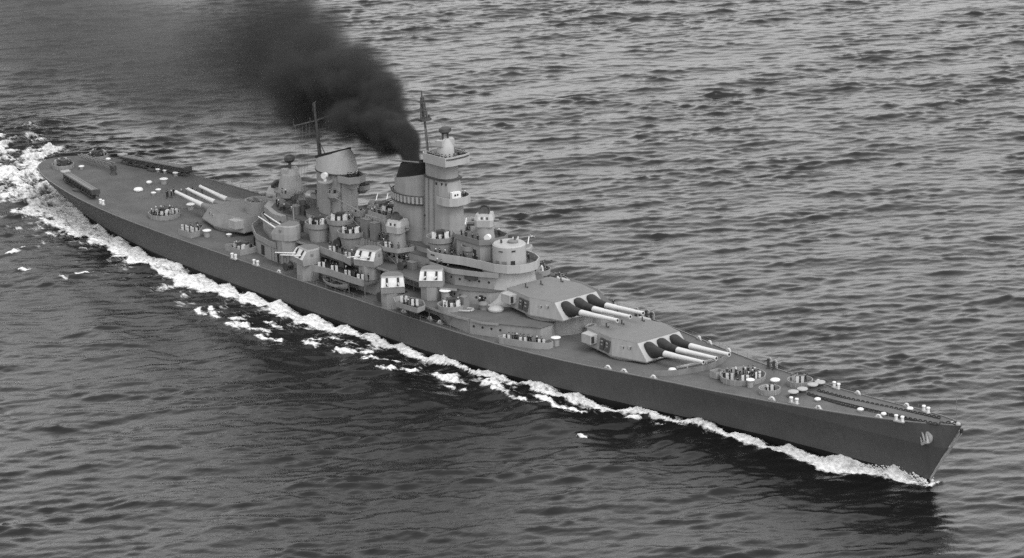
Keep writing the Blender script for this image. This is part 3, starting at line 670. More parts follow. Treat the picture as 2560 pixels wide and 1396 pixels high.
    if roof_items:
        for (px, py) in ((-6.2, -2.6), (-5.6, 0.6), (-4.4, 4.5)):
            part("periscope", B().tube((px, py, h), (px, py, h+0.85), 0.13).tube((px+0.5, py, h), (px+0.5, py, h+0.3), 0.16), 'dark_steel', T)
    part("barbette", B().lathe([(6.3, 0), (6.3, zb-barb_z+0.05)], (0, 0, barb_z-zb), 36), 'haze_grey', T)
    return T
T1 = main_turret(ship, 193.3, 7.45, 10.55, 0, R(4.2), 6.6)
T2 = main_turret(ship, 171.0, 10.15, 13.25, 0, R(4.2), 6.4)
T3 = main_turret(ship, 71.6, 7.25, 10.35, math.pi, R(6.0), 6.3, False)

# ------------------------------------------------------------------ twin five-inch mounts
def twin_mount():
    def plan(k, x0=0.0, w_=1.0):
        pts = [(2.3*k+x0, -2.25*w_), (2.3*k+x0, 2.25*w_), (-0.6, 2.3*w_)]
        pts += [(-0.6-2.0*w_*math.cos(a), 2.3*w_*math.sin(a)) for a in (R(62), R(38), R(14), R(-14), R(-38), R(-62))]
        return pts+[(-0.6, -2.3*w_)]
    M_ = part("twin_gun_mount", B().stack([(plan(0.96), 0), (plan(1.04), 1.25), (plan(0.62, -0.2, 0.93), 2.75), (plan(0.5, -0.2, 0.84), 3.0)]), 'haze_grey', None)
    fp = [(2.44, -2.2, 1.25), (2.44, 2.2, 1.25), (1.32, 2.06, 2.74), (1.32, -2.06, 2.74)]
    bb = B(); bb.add([(x-0.03, y, z) for x, y, z in fp]+[(x+0.03, y, z+0.02) for x, y, z in fp], [(4, 5, 6, 7), (0, 3, 2, 1), (0, 1, 5, 4), (1, 2, 6, 5), (2, 3, 7, 6), (3, 0, 4, 7)])
    part("face_plate", bb, 'shield_white', M_)
    for y in (-1.05, 1.05):
        sl_ = B(); sl_.add([(2.36, y-0.22, 1.45), (2.36, y+0.22, 1.45), (1.36, y+0.2, 2.78), (1.36, y-0.2, 2.78), (2.5, y-0.22, 1.5), (2.5, y+0.22, 1.5), (1.5, y+0.2, 2.83), (1.5, y-0.2, 2.83)], [(4, 5, 6, 7), (0, 3, 2, 1), (0, 1, 5, 4), (1, 2, 6, 5), (2, 3, 7, 6), (3, 0, 4, 7)])
        part("gun_slot", sl_, 'canvas_black', M_)
        e = R(12); p0 = Vector((1.4, y, 1.75)); d_ = Vector((math.cos(e), 0, math.sin(e)))
        part("gun_barrel", B().tube(p0, p0+d_*2.4, 0.19, 0.16, 9).tube(p0+d_*2.4, p0+d_*5.3, 0.135, 0.10, 9), 'gun_grey', M_)
    part("mount_roof", B().prism(plan(0.48, -0.2, 0.82), 3.0, 3.03), 'turret_top', M_)
    part("side_door", B().box((-0.9, -2.30, 1.0), (0.5, 0.1, 1.3)), 'canvas_black', M_)
    part("sight_hood", B().box((0.3, -2.2, 2.0), (0.5, 0.35, 0.4)).box((0.3, 2.2, 2.0), (0.5, 0.35, 0.4)), 'mid_grey', M_)
    return M_
TM = Proto(twin_mount)
def mount_base(x, y, z0, z1, r=2.3):
    part("mount_base", B().prism(circ((x, y), r, 8, R(22.5)), z0, z1), 'haze_grey', ship)
MOUNTS = [(112.6, -13.9, 9.75, -98, 6.4), (102.9, -11.4, 12.15, 200, L01), (128.6, -10.9, 12.15, -68, L01), (139.2, -13.9, 9.75, -36, 6.4), (147.6, -10.9, 12.15, -46, L01)]
for x, y, z, a, z0 in MOUNTS:
    mount_base(x, y, z0, z); m_ = TM(ship, (x, y, z), R(a))
    if a == 200:                                              # the aftermost mount has its guns raised
        for ch in m_.children:
            if ch.name.startswith("gun_barrel"):
                yb = -1.05 if ch.data.vertices[0].co.y < 0 else 1.05; rm = Matrix.Rotation(R(-13), 4, 'Y'); p_ = Vector((1.4, yb, 1.75))
                ch.rotation_euler = (0, R(-13), 0); ch.location = p_-(rm @ p_)
    mount_base(x, -y, z0, z); TM(ship, (x, -y, z), R(135))
# ------------------------------------------------------------------ light guns
def oerlikon():
    """single light gun on a pedestal with its two upright shield plates; faces +x"""
    o = part("light_gun", B().lathe([(0.42, 0), (0.26, 0.12), (0.2, 0.9), (0.24, 1.15)], n=10).box((-0.25, 0, 1.35), (0.9, 0.22, 0.28)).lathe([(0.24, 1.45), (0.24, 1.7)], n=8), 'dark_steel', None)
    part("barrel", B().tube((0.2, 0, 1.38), (1.75, 0, 1.75), 0.06, 0.04, 6), 'dark_steel', o)
    for s in (-1, 1): part("shield", B().box((0.42, s*0.42, 1.12), (0.05, 0.5, 1.25), R(-6*s)), 'shield_white', o)
    part("shoulder_rest", B().tube((-0.7, -0.25, 1.3), (-1.0, -0.25, 1.15), 0.05, 0.05, 5).tube((-0.7, 0.25, 1.3), (-1.0, 0.25, 1.15), 0.05, 0.05, 5), 'dark_steel', o)
    return o
def quad():
    """quadruple anti-aircraft mount with pale shield plates; faces +x"""
    o = part("quad_gun_mount", B().lathe([(1.7, 0), (1.7, 0.25), (1.2, 0.45)], n=16).box((-0.1, 0, 0.95), (1.9, 2.5, 0.9)).box((-0.4, 0, 1.6), (1.2, 1.6, 0.5)), 'dark_steel', None)
    for y in (-0.95, -0.62, 0.62, 0.95): part("barrel", B().tube((0.2, y, 1.65), (1.2, y, 1.95), 0.11, 0.10, 6).tube((1.2, y, 1.95), (2.7, y, 2.4), 0.055, 0.05, 6), 'dark_steel', o)
    for y, wd_, hh in ((-1.2, 0.85, 1.35), (0.0, 0.6, 0.8), (1.2, 0.85, 1.35)): part("shield", B().box((1.05, y, 0.6+hh/2), (0.07, wd_, hh), R(-14 if y < 0 else 14), R(-12)), 'shield_white', o)
    for s in (-1, 1): part("side_shield", B().box((0.45, s*1.62, 1.15), (1.2, 0.06, 1.1)), 'pale_face', o)
    for s in (-1, 1): part("gunner_seat", B().box((-0.3, s*1.35, 1.0), (0.5, 0.4, 0.1)).box((-0.55, s*1.35, 1.3), (0.1, 0.4, 0.5)), 'mid_grey', o)
    return o
OE = Proto(oerlikon); QD = Proto(quad)

RIB = B().box((0, 0, 0.5), (0.14, 0.10, 1.0)).mesh("tub_rib", 'pale_face')
def tub(c, r, zf, zt, n=20, floor=True, drum=None, mat='haze_grey', poly=None, flare=0.15, drum_r=None):
    """gun tub: a round or shaped bulwark with a floor; drum = level its supporting drum reaches down to"""
    pl = poly or circ(c, r, n); zt = zt-0.22
    t = part("gun_tub", B().ring(pl, 0.12, zf-0.05, zt, flare), mat, ship)
    if poly is None and n == 14:                              # stiffeners on the outside of the deck tubs
        for q in range(n):
            a = 2*math.pi*(q+0.5)/n
            link("tub_rib", RIB, t, (c[0]+(r*math.cos(math.pi/n)+0.10)*math.cos(a), c[1]+(r*math.cos(math.pi/n)+0.10)*math.sin(a), zf), a)
    if floor: part("tub_floor", B().prism([(sum(p[0] for p in pl)/len(pl)*0.04+p[0]*0.96, sum(p[1] for p in pl)/len(pl)*0.04+p[1]*0.96) for p in pl], zf-0.22, zf), 'deck_blue', t)
    if drum is not None: part("tub_support", B().lathe([((drum_r or r*0.8), drum), (r*0.9, zf-0.22)], (c[0], c[1], 0), 16), 'haze_grey', t)
    return t

# ------------------------------------------------------------------ people
def person_mesh(name, J, edges, mat):
    me = bpy.data.meshes.new(name+"_skeleton")
    keys = list(J); me.from_pydata([J[k][0] for k in keys], [(keys.index(a), keys.index(b)) for a, b in edges], [])
    o = bpy.data.objects.new(name+"_tmp", me); COL.objects.link(o)
    o.modifiers.new("skin", 'SKIN')
    for i, k in enumerate(keys):
        sv = me.skin_vertices[0].data[i]; r = J[k][1]; sv.radius = r if isinstance(r, tuple) else (r, r); sv.use_root = (k == 'pelvis')
    sd = o.modifiers.new("sub", 'SUBSURF'); sd.levels = 1; sd.render_levels = 1
    dg = bpy.context.evaluated_depsgraph_get()
    m2 = bpy.data.meshes.new_from_object(o.evaluated_get(dg)); m2.name = name
    bpy.data.objects.remove(o); bpy.data.meshes.remove(me)
    m2.materials.clear(); m2.materials.append(MAT[mat]); m2.materials.append(MAT['skin'])
    hd = Vector(J['head'][0]); hands = [Vector(J[k][0]) for k in ('hl', 'hr')]
    for p in m2.polygons:
        p.use_smooth = True
        c = p.center
        p.material_index = 1 if ((c-hd).length < 0.17 or min((c-q).length for q in hands) < 0.09) else 0
    zmin = min(v.co.z for v in m2.vertices)
    for v in m2.vertices: v.co.z -= zmin
    hat = Vector((hd.x, hd.y, hd.z-zmin))
    return m2, hat
EDG = [('pelvis', 'waist'), ('waist', 'chest'), ('chest', 'neck'), ('neck', 'head'), ('head', 'crown'), ('chest', 'sl'), ('sl', 'el'), ('el', 'hl'), ('chest', 'sr'), ('sr', 'er'), ('er', 'hr'),
       ('pelvis', 'pl'), ('pl', 'kl'), ('kl', 'al'), ('al', 'tl'), ('pelvis', 'pr'), ('pr', 'kr'), ('kr', 'ar'), ('ar', 'tr')]
def joints(arms, lean=0.0, crouch=0.0, step=0.0):
    h = -crouch
    J = {'pelvis': ((0, 0, 0.93+h), (0.15, 0.12)), 'waist': ((lean*0.3, 0, 1.10+h), (0.145, 0.11)), 'chest': ((lean*0.7, 0, 1.34+h), (0.165, 0.12)), 'neck': ((lean, 0, 1.50+h), 0.062), 'head': ((lean*1.1+0.02, 0, 1.63+h), (0.085, 0.1)), 'crown': ((lean*1.1+0.01, 0, 1.74+h), 0.07)}
    for s, k in ((1, 'l'), (-1, 'r')):
        J['s'+k] = ((lean*0.7, s*0.20, 1.42+h), 0.072)
        e, hd = arms[0 if s > 0 else 1]
        J['e'+k] = ((lean*0.7+e[0], s*e[1], e[2]+h), 0.055); J['h'+k] = ((lean*0.7+hd[0], s*hd[1], hd[2]+h), 0.042)
        st = step*s
        J['p'+k] = ((0, s*0.11, 0.85+h), 0.10); J['k'+k] = ((st*0.5+crouch*0.5, s*0.12, 0.48-crouch*0.35), 0.072); J['a'+k] = ((st, s*0.12, 0.09), 0.052); J['t'+k] = ((st+0.16, s*0.14, 0.04), 0.045)
    return J
DN = ((0.0, 0.27, 1.14), (0.06, 0.27, 0.88)); FW = ((0.16, 0.26, 1.20), (0.42, 0.18, 1.25)); UP = ((0.1, 0.36, 1.55), (0.14, 0.30, 1.82)); HP = ((-0.06, 0.38, 1.16), (0.08, 0.24, 1.02))
POSES = [joints((DN, DN)), joints((FW, FW), 0.06, 0, 0.12), joints((DN, FW), 0.03, 0, 0.1), joints((UP, DN)), joints((HP, HP), 0, 0, 0.06), joints((FW, FW), 0.22, 0.34, 0.1)]
PM = []
for i, J in enumerate(POSES):
    for mt in ('cloth_dark', 'cloth_mid'):
        PM.append((*person_mesh("sailor_body", J, EDG, mt), mt))
CAPS = {}
for mt, nm in (('white_paint', 'white_cap'), ('cloth_dark', 'dark_cap'), ('mid_grey', 'grey_helmet')):
    CAPS[nm] = (B().lathe([(0.125, -0.03), (0.14, 0.03), (0.12, 0.08), (0.05, 0.10)], n=10) if nm != 'grey_helmet' else B().lathe([(0.16, -0.03), (0.15, 0.06), (0.11, 0.12), (0.04, 0.15)], n=10)).mesh(nm, mt)
def person(x, y, z, ang, label, group, pose=None, dark=None, cap=None):
    pose = rnd.randrange(6) if pose is None else pose
    dark = rnd.random() < 0.82 if dark is None else dark
    me, hat, mt = PM[pose*2+(0 if dark else 1)]
    o = link("person", me, None, (x, y, z+0.005), ang)
    cp = cap or rnd.choice(['white_cap', 'dark_cap', 'dark_cap', 'grey_helmet'])
    label = {'white_cap': "white-capped", 'dark_cap': "dark-capped", 'grey_helmet': "helmeted"}[cp]+(" sailor in dark clothes " if dark else " sailor in grey clothes ")+label
    link("cap", CAPS[cp], o, (hat.x, hat.y, hat.z+0.07))
    tag(o, label, "person", group)
    return o
def crew(c, r, z, n, where, face=None, keep=()):
    """n sailors spread in a tub of radius r, clear of the guns listed in keep"""
    done = list(keep); k = 0; tries = 0
    while k < n and tries < 400:
        tries += 1
        a = rnd.uniform(0, 2*math.pi); q = r*math.sqrt(rnd.uniform(0.02, 1))
        x, y = c[0]+q*math.cos(a), c[1]+q*math.sin(a)
        if any(math.hypot(x-p[0], y-p[1]) < p[2]+0.38 for p in done): continue
        done.append((x, y, 0.30)); k += 1
        person(x, y, z, rnd.uniform(0, 6.28) if face is None else face+rnd.uniform(-0.9, 0.9), where, "sailors "+where)
def crew_line(pts, z, n, where, face=None):
    tot = len(pts)-1
    for i in range(n):
        t = (i+0.5+rnd.uniform(-0.3, 0.3))/n*tot; k = min(int(t), tot-1); f = t-k
        x = pts[k][0]+(pts[k+1][0]-pts[k][0])*f; y = pts[k][1]+(pts[k+1][1]-pts[k][1])*f
        person(x, y, z, rnd.uniform(0, 6.28) if face is None else face+rnd.uniform(-0.7, 0.7), where, "sailors "+where)

# ------------------------------------------------------------------ gun tubs, starboard and centreline (as the photograph shows them)
VIEW = R(-40)
def tub_at(u, v, zf, zt, r, **k):
    x, y = at(u, v, zt); return (x, y), tub((x, y), r, zf, zt, **k)
# bow: one large tub with three light guns, two small ones
zb = zdeck(219.6)
c = (219.6, 0.0); tub(c, 3.9, zb+0.02, zb+1.3, n=14, floor=False)
g = []
for dx, dy, a in ((1.9, -1.4, -30), (2.0, 1.3, 0), (-0.6, -2.4, -60)): OE(ship, (c[0]+dx, c[1]+dy, zb+0.01), R(a)); g.append((c[0]+dx, c[1]+dy, 0.6))
crew(c, 3.3, zb, 20, "in the large round gun tub on the forecastle", keep=g)
b = B().ring([(c[0]-5.3, -2.9), (c[0]-3.4, -3.2), (c[0]-3.2, -1.2), (c[0]-5.0, -1.0)], 0.1, zb, zb+1.2); part("ammunition_pen", b, 'haze_grey', ship)
for (u, v, r, nm, ng) in ((1924, 966, 1.75, "in the small starboard gun tub near the bow", 2), (2000, 945, 2.1, "in the small port gun tub near the bow", 4)):
    z0 = zdeck(at(u, v, 9.5)[0]); (c, t_) = tub_at(u, v, z0+0.02, z0+1.25, r, n=14, floor=False)
    OE(ship, (c[0]+0.2, c[1]-0.2, z0+0.01), R(-45)); crew(c, r-0.4, z0, ng, nm, keep=[(c[0]+0.2, c[1]-0.2, 0.5)])
# starboard tub against the deckhouse abreast the second turret
pl = [(171.2, -13.0), (170.8, -14.4), (171.6, -14.9), (178.2, -12.6), (180.6, -10.9), (180.4, -9.6), (179.2, -9.2)]
zz = zdeck(175)
b = B(); b.wall(pl, 0.12, zz, zz+1.25); part("gun_tub", b, 'haze_grey', ship)
for x, y in ((172.3, -13.6), (175.6, -12.5), (178.9, -10.9)): OE(ship, (x, y, zz+0.01), R(-55))
crew_line([(171.6, -12.9), (174.5, -11.6), (179, -9.9)], zz, 11, "behind the starboard bulwark below the second turret", R(-60))
# quad tub on the deckhouse edge, and the small one aft of it
(c, t_) = tub_at(1129, 756, L01+0.05, L01+1.3, 2.5, drum=6.6, drum_r=1.0)
QD(ship, (c[0], c[1], L01+0.06), R(-38)); crew(c, 2.1, L01+0.06, 7, "in the quad gun tub beside the bridge front", keep=[(c[0], c[1], 1.3)])
Q1 = c
pl = [at(u, v, L01+1.15) for u, v in ((984, 741), (990, 752), (1043, 768), (1062, 760), (1056, 748), (1010, 735))]
tub(None, 0, L01+0.02, L01+1.15, poly=pl)
cx = sum(p[0] for p in pl)/6; cy = sum(p[1] for p in pl)/6
for k in (-1, 1): OE(ship, (cx+1.5*k, cy+0.1*k, L01+0.03), R(-45))
crew((cx, cy), 1.6, L01+0.03, 5, "in the long starboard tub forward of the twin mounts", keep=[(cx+1.5, cy+0.1, 0.5), (cx-1.5, cy-0.1, 0.5)])
# galleries amidships
def gallery(rim, zf, inner, guns, n, where, face=-60):
    pts = [at(u, v, zf+1.05) for u, v in rim]
    b = B(); b.wall(pts, 0.12, zf-0.3, zf+1.05); G = part("gallery_bulwark", b, 'haze_grey', ship)
    fl = pts+[(pts[-1][0], inner), (pts[0][0], inner)]
    part("gallery_floor", B().prism(fl, zf-0.28, zf), 'deck_blue', G)
    for k in range(guns):
        t = (k+0.5)/guns*(len(pts)-1); i = min(int(t), len(pts)-2); f = t-i
        x = pts[i][0]+(pts[i+1][0]-pts[i][0])*f; y = pts[i][1]+(pts[i+1][1]-pts[i][1])*f
        OE(ship, (x, y+0.95, zf+0.01), R(face+rnd.uniform(-12, 12)))
    crew_line([(p[0], min(p[1]+2.1, inner-0.3)) for p in pts], zf, n, where, R(face))
    for i in range(len(pts)):
        part("gallery_post", B().tube((pts[i][0], pts[i][1]+0.3, 6.6), (pts[i][0], pts[i][1]+0.3, zf-0.25), 0.08, 0.08, 6), 'mid_grey', G) if zf < 10 else None
    return pts
gallery([(779, 661), (822, 672), (868, 688), (908, 700)], L01, -11.7, 4, 7, "on the lower starboard gallery over the boat")
gallery([(801, 616), (830, 628), (858, 638), (876, 648)], L02, -8.9, 2, 7, "on the upper starboard gallery amidships")
pl = [at(u, v, L02+1.1) for u, v in ((955, 634), (1010, 650), (1026, 643))]
gallery([(955, 634), (985, 643), (1010, 651), (1030, 643)], L02, -5.5, 2, 7, "in the boxed gallery below the starboard director")
# platform round the starboard director column, on struts
pl = [at(u, v, 15.6) for u, v in ((948, 570), (975, 583), (1012, 594), (1046, 574))]+[(132.5, -3.4), (126.5, -3.4)]
pp = mir([(126.0, -3.5)])
DP = [(127.0, -4.4), (127.2, -8.0), (130.2, -8.9), (133.6, -8.0), (134.4, -4.6), (130, -3.4)]
tub(None, 0, 14.6, 15.65, poly=DP, flare=0.05)
for s in ((128, -7.6), (132.8, -7.6)): part("platform_strut", B().tube((s[0], s[1], L02), (s[0], s[1], 14.4), 0.12, 0.12, 6).tube((s[0], s[1], L02), (260.8-s[0], s[1], 14.4), 0.07, 0.07, 6), 'haze_grey', ship)
OE(ship, (130.6, -7.8, 14.61), R(-60)); crew_line([(128.0, -7.2), (131.5, -8.0), (133.4, -6.6)], 14.61, 3, "on the platform under the starboard director", R(-60))
# quads round the towers
for (u, v, zf, r, dr, rz, where, n) in ((1101, 586, 18.0, 2.55, 15.7, -40, "in the raised quad gun tub beside the tower", 7), (796, 551, 14.9, 2.5, 12.0, -60, "in the aftermost raised quad gun tub", 7), (850, 541, 16.1, 2.6, 12.0, -50, "in the quad gun tub beside the aft funnel", 7), (878, 573, 14.6, 2.6, 12.0, -45, "in the quad gun tub forward of the aft funnel", 7)):
    (c, t_) = tub_at(u, v, zf, zf+1.2, r, drum=dr, drum_r=r*0.72)
    QD(ship, (c[0], c[1], zf+0.01), R(rz)); crew(c, r-0.45, zf+0.01, n, where, keep=[(c[0], c[1], 0.85)])
    (cx, cy) = (c[0], -c[1])
    tub((cx, cy), r, zf, zf+1.2, drum=dr, drum_r=r*0.72); QD(ship, (cx, cy, zf+0.01), R(-rz))
crew((143.0, 5.0), 2.0, 18.01, 6, "in the raised gun tub beyond the bridge")
# small lookout tubs
for (u, v, zt, r, z0, where, n) in ((1172, 610, 18.6, 1.35, 15.8, "in the small round lookout tub on the bridge wing", 2), (896, 524, 18.2, 1.25, 14.5, "in the small tub between the funnels", 2), (832, 478, 21.2, 1.15, 19.2, "in the small starboard tub on the aft funnel", 2), (904, 458, 21.0, 1.6, 19.0, "in the forward tub on the aft funnel", 2), (718, 478, 18.0, 1.4, 16.3, "in the small tub on the after director tower", 2), (793, 480, 18.2, 1.3, 16.0, "in the small tub abaft the aft funnel", 2)):
    x, y = at(u, v, zt)
    tub((x, y), r, zt-1.1, zt, drum=z0, drum_r=r*0.45); crew((x, y), r-0.35, zt-1.1, n, where)
    tgt = (104.6 if 98 < x < 112 else 88.8 if x < 98 else x, math.copysign(2.4, y)) if x < 112 else (x, y*0.4)
    part("tub_bracket", B().tube((x, y, zt-1.4), (tgt[0]+(x-tgt[0])*0.45, tgt[1], zt-1.4), 0.35, 0.35, 6).tube((x, y, z0+0.1), (tgt[0]+(x-tgt[0])*0.45, tgt[1], z0-0.8), 0.14, 0.14, 6), 'haze_grey', ship)
# funnel-top platform forward of the aft funnel
FP_ = [(108.2, -2.6), (111.2, -2.0), (112.0, 0), (111.2, 2.0), (108.2, 2.6)]
part("funnel_platform", B().prism(FP_, 22.9, 23.1).prism([(108.5, -1.2), (110.5, -0.8), (110.5, 0.8), (108.5, 1.2)], 21.5, 22.9), 'haze_grey', ship)
b = B(); b.wall(FP_, 0.1, 22.8, 24.2); part("platform_bulwark", b, 'haze_grey', F2); crew_line([(109.7, -1.4), (110.9, 0), (109.7, 1.4)], 23.11, 5, "on the platform at the front of the aft funnel")
part("searchlight_platform", B().prism(circ((106.6, -4.4), 1.5, 12), 22.9, 23.1), 'haze_grey', ship)
SL = part("searchlight", B().lathe([(0.3, 0), (0.3, 0.7)], (0, 0, 0), 8).tube((-0.3, 0, 1.2), (0.55, 0, 1.2), 0.6, 0.62, 14), 'white_paint', ship, (106.6, -4.5, 23.1), R(-70))
part("searchlight", B().lathe([(0.3, 0), (0.3, 0.7)], (0, 0, 0), 8).tube((-0.3, 0, 1.2), (0.55, 0, 1.2), 0.6, 0.62, 14), 'white_paint', ship, (153.0, -1.6, 19.15), R(-60))
# crews on the high platforms
crew_line([(136.6, -2.5), (139, -2.6), (141.8, -2.3), (142.4, 0), (141.8, 2.4), (138, 2.6)], 32.62, 16, "lining the platform on top of the fire-control tower")
crew_line([(140.4, -2.6), (142.4, 1.4), (143.0, 1.2), (141.6, 2.5)], 24.92, 5, "on the small platform halfway up the fire-control tower")
crew_line([(143, -6.8), (147, -6.6), (150.5, -5.0), (154, -4.4)], 15.87, 8, "on the starboard wing of the long bridge")
crew_line([(144.5, 6.6), (150, 5.4), (155, 4.6), (160.5, 2.6)], 15.87, 7, "on the far wing of the long bridge")
crew_line([(145.2, -2.4), (149, -2.9), (152.4, -2.6)], 19.14, 4, "on the pilot house roof behind the conning tower")
crew_line([(145, 2.5), (152, 2.6)], 19.14, 6, "on the far edge of the pilot house roof")
crew_line([(145.5, -8.5), (150.5, -8.45)], 14.57, 3, "behind the signal deck bulwark")
crew_line([(95, -6), (97, -7.6), (99.5, -7.0)], 12.08, 3, "abaft the raised gun mount amidships")
crew_line([(118, -5), (124, -4.6), (126, -4.5)], L03+0.07, 7, "on the deck between the two funnels")
crew_line([(88, -3.5), (93, -5.6), (98, -6)], L03+0.07, 6, "beside the after director tower")
# ------------------------------------------------------------------ clutter between the funnels and aft: lockers, boats' cranes, life rafts
def locker(x, y, z, sx, sy, sz, rz=0, mat='mid_grey'): return part("ready_locker", B().box((0, 0, sz/2), (sx, sy, sz)).box((0, 0, sz+0.04), (sx+0.1, sy+0.1, 0.08)), mat, ship, (x, y, z), rz)
for (x, y, z, sx, sy, sz) in ((119.5, -4.6, L03+.06, 2.2, 1.2, 3.4), (122.3, -4.6, L03+.06, 1.6, 1.4, 3.2), (96.5, -4.5, L03+.06, 2.0, 1.4, 1.6), (94.6, -7.7, L02+.06, 1.4, 1.0, 1.3), (107, -8.0, L02+.06, 1.2, 0.8, 1.5), (121, -7.6, L02+.06, 1.6, 1.0, 1.2), (137, -7.4, L02+.06, 1.8, 1.2, 1.4), (141, -7.4, L02+.06, 1.0, 1.0, 1.8), (134.5, -10.3, L01+.06, 1.6, 1.2, 1.4), (119.3, -10.3, L01+.06, 1.6, 1.2, 1.4), (157.5, -11.4, L01+.06, 1.3, 1.3, 2.4), (152.0, -10.9, L01+.06, 1.2, 0.9, 1.1)):
    locker(x, y, z, sx, sy, sz)
part("stump_tower", B().lathe([(2.2, 0), (2.0, 4.6)], (121.0, 0, 14.5), 18), 'haze_grey', ship)
for s in (-1, 1):
    part("boat_crane", B().tube((118.6, s*5.0, 14.5), (118.6, s*5.0, 19.5), 0.28, 0.2).tube((118.6, s*5.0, 19.2), (112.5, s*6.8, 21.4), 0.16, 0.1).tube((118.6, s*5.0, 15.6), (112.5, s*6.8, 21.4), 0.06, 0.06), 'mid_grey', ship)
part("awning_post", B().tube((100.0, -7.6, L02), (99.7, -7.6, 17.4), 0.14, 0.1), 'haze_grey', ship)
# vertical ribs on the deckhouse between the funnels
for k in range(7): part("wall_rib", B().box((0, 0, 0), (0.14, 0.12, 2.3)), 'pale_face', H3, (119.2+0.9*k, -5.72, 13.25))
HT = [(118.0, -2.9), (123.6, -2.9), (123.6, 2.9), (118.0, 2.9)]
b = B(); b.wall(HT+[HT[0]], 0.1, 18.2, 19.1); part("roof_bulwark", b, 'haze_grey', ship)
QD(ship, (121.0, 0.6, 18.22), R(-60)); crew_line([(118.4, -2.4), (121, -2.4), (123.2, -2.2), (123.2, 2.2)], 18.21, 9, "crowding the roof of the ribbed hut between the funnels")
# dark gear stowed abaft the aft funnel: cable reels, winches, ready boxes
def reel(x, y, z, rz, r=0.8):
    o = part("cable_reel", B().tube((0, -0.7, r+0.1), (0, 0.7, r+0.1), r*0.6, r*0.6, 12), 'dark_steel', ship, (x, y, z), rz)
    for s in (-1, 1): part("reel_cheek", B().tube((0, s*0.7, r+0.1), (0, s*0.82, r+0.1), r, r, 14).box((0, s*0.76, 0.3), (0.9, 0.1, 0.6)), 'dark_steel', o)
for (x, y, z, a, r) in ((94.5, -3.9, L03+.06, 20, 0.9), (97.2, -2.6, L03+.06, 70, 0.8), (92.6, -4.8, L03+.06, -30, 0.7), (99.6, -5.4, L02+.06, 10, 0.9), (96.4, -7.8, L02+.06, 80, 0.7), (114.6, -7.9, L02+.06, 30, 0.8), (136.0, -8.8, L02+.06, 15, 0.8), (124.6, -8.2, L02+.06, 60, 0.8), (126.4, -13.2, L01+.06, 20, 0.7), (135.2, -13.3, 6.6, 10, 0.9), (146.0, -13.2, 6.65, 0, 0.8), (105.5, -13.6, 6.55, 5, 0.8), (154.6, -12.8, L01+.08, 40, 0.7)): reel(x, y, z, R(a), r)
for (x, y, z, h_) in ((93.4, -2.6, L03, 2.6), (95.6, -5.6, L03, 2.0), (98.4, -4.2, L03, 3.0), (101.2, -6.3, L02, 2.4), (118.2, -6.3, L02, 2.8)):
    part("ammunition_hoist", B().lathe([(0.5, 0), (0.5, h_*0.7), (0.75, h_*0.72), (0.7, h_)], (0, 0, 0), 10), 'dark_steel', ship, (x, y, z+0.06))
part("radar_hut", B().prism([(117.5, -3.2), (124, -3.2), (124, 3.2), (117.5, 3.2)], 14.5, 18.2), 'haze_grey', ship)
for k in range(8): part("wall_rib", B().box((0, 0, 0), (0.14, 0.14, 3.4)), 'pale_face', ship, (117.8+0.85*k, -3.27, 16.3))

# after end of the superstructure
part("after_shelter", B().prism(mir([(84.5, -2.5), (87, -5.5), (93, -7.8), (96, -7.8), (96, -2)]), L02, L03), 'haze_grey', ship)
b = B(); b.wall([(81.6, 3), (81.7, -3), (84.8, -7.2), (91, -10.7), (97, -11.9), (99.5, -11.9)], 0.12, L01, L01+1.15); part("deckhouse_bulwark", b, 'haze_grey', ship)
b = B(); b.wall([(84.0, 2.8), (84.2, -2.9), (87, -6.2), (93, -8.9), (98, -9.2)], 0.12, L02, L02+1.1); part("deckhouse_bulwark", b, 'haze_grey', ship)
for (x, y, a) in ((83.4, -5, -55), (87.5, -8.6, -40), (94, -11.25, -10)): part("doorway", B().box((0, 0, 0), (1.1, 0.14, 1.9)), 'canvas_black', H1, (x, y-0.1, 7.9), R(a+0))
for k in range(9): part("wall_rib", B().box((0, 0, 0), (0.12, 0.14, 2.6)), 'pale_face', H1, (97.5+1.0*k, -11.87, 8.0))
# quad in a shield on the third turret's roof
TB = (77.0, 0.0)
part("turret_tub", B().ring(circ(TB, 2.5, 18), 0.12, 10.4, 12.9, 0.1), 'haze_grey', T3).matrix_parent_inverse = Matrix.Rotation(-math.pi, 4, 'Z') @ Matrix.Translation((-71.6, 0, -7.25))
QD(ship, (TB[0], TB[1], 10.42), R(180)); crew(TB, 1.9, 10.41, 4, "in the gun tub on top of the after turret", keep=[(TB[0], TB[1], 1.2)])

# ------------------------------------------------------------------ quarterdeck
def deck_crew(u, v, n, r, where): x, y, z = deck_at(u, v); crew((x, y), r, z, n, where)
x, y, z = deck_at(410, 528, 1.2); z = zdeck(x)
tub((x, y), 3.2, z+0.02, z+1.25, n=14, floor=False); QD(ship, (x, y, z+0.01), R(-60)); OE(ship, (x-1.9, y+1.3, z+0.01), R(-90)); OE(ship, (x+1.2, y+2.0, z+0.01), R(-50))
crew((x, y), 2.7, z, 13, "in the round gun tub on the quarterdeck", keep=[(x, y, 1.4), (x-1.9, y+1.3, .5), (x+1.2, y+2, .5)])
x, y, z = deck_at(440, 495); crew((x, y), 2.0, z, 5, "on the quarterdeck under the after turret's muzzles")
x, y, z = deck_at(490, 490); crew((x, y), 2.2, z, 4, "on the quarterdeck between the after turret's gun barrels")
pl = [deck_at(u, v)[:2] for u, v in ((447, 586), (478, 597), (500, 590), (508, 578))]; z = zdeck(pl[0][0])
b = B(); b.wall(pl, 0.12, z, z+1.2); part("gun_tub", b, 'haze_grey', ship)
x, y, z = deck_at(474, 585); 
for k in range(3): OE(ship, (x-1.6+1.7*k, y+0.1+0.1*k, z+0.01), R(-60))
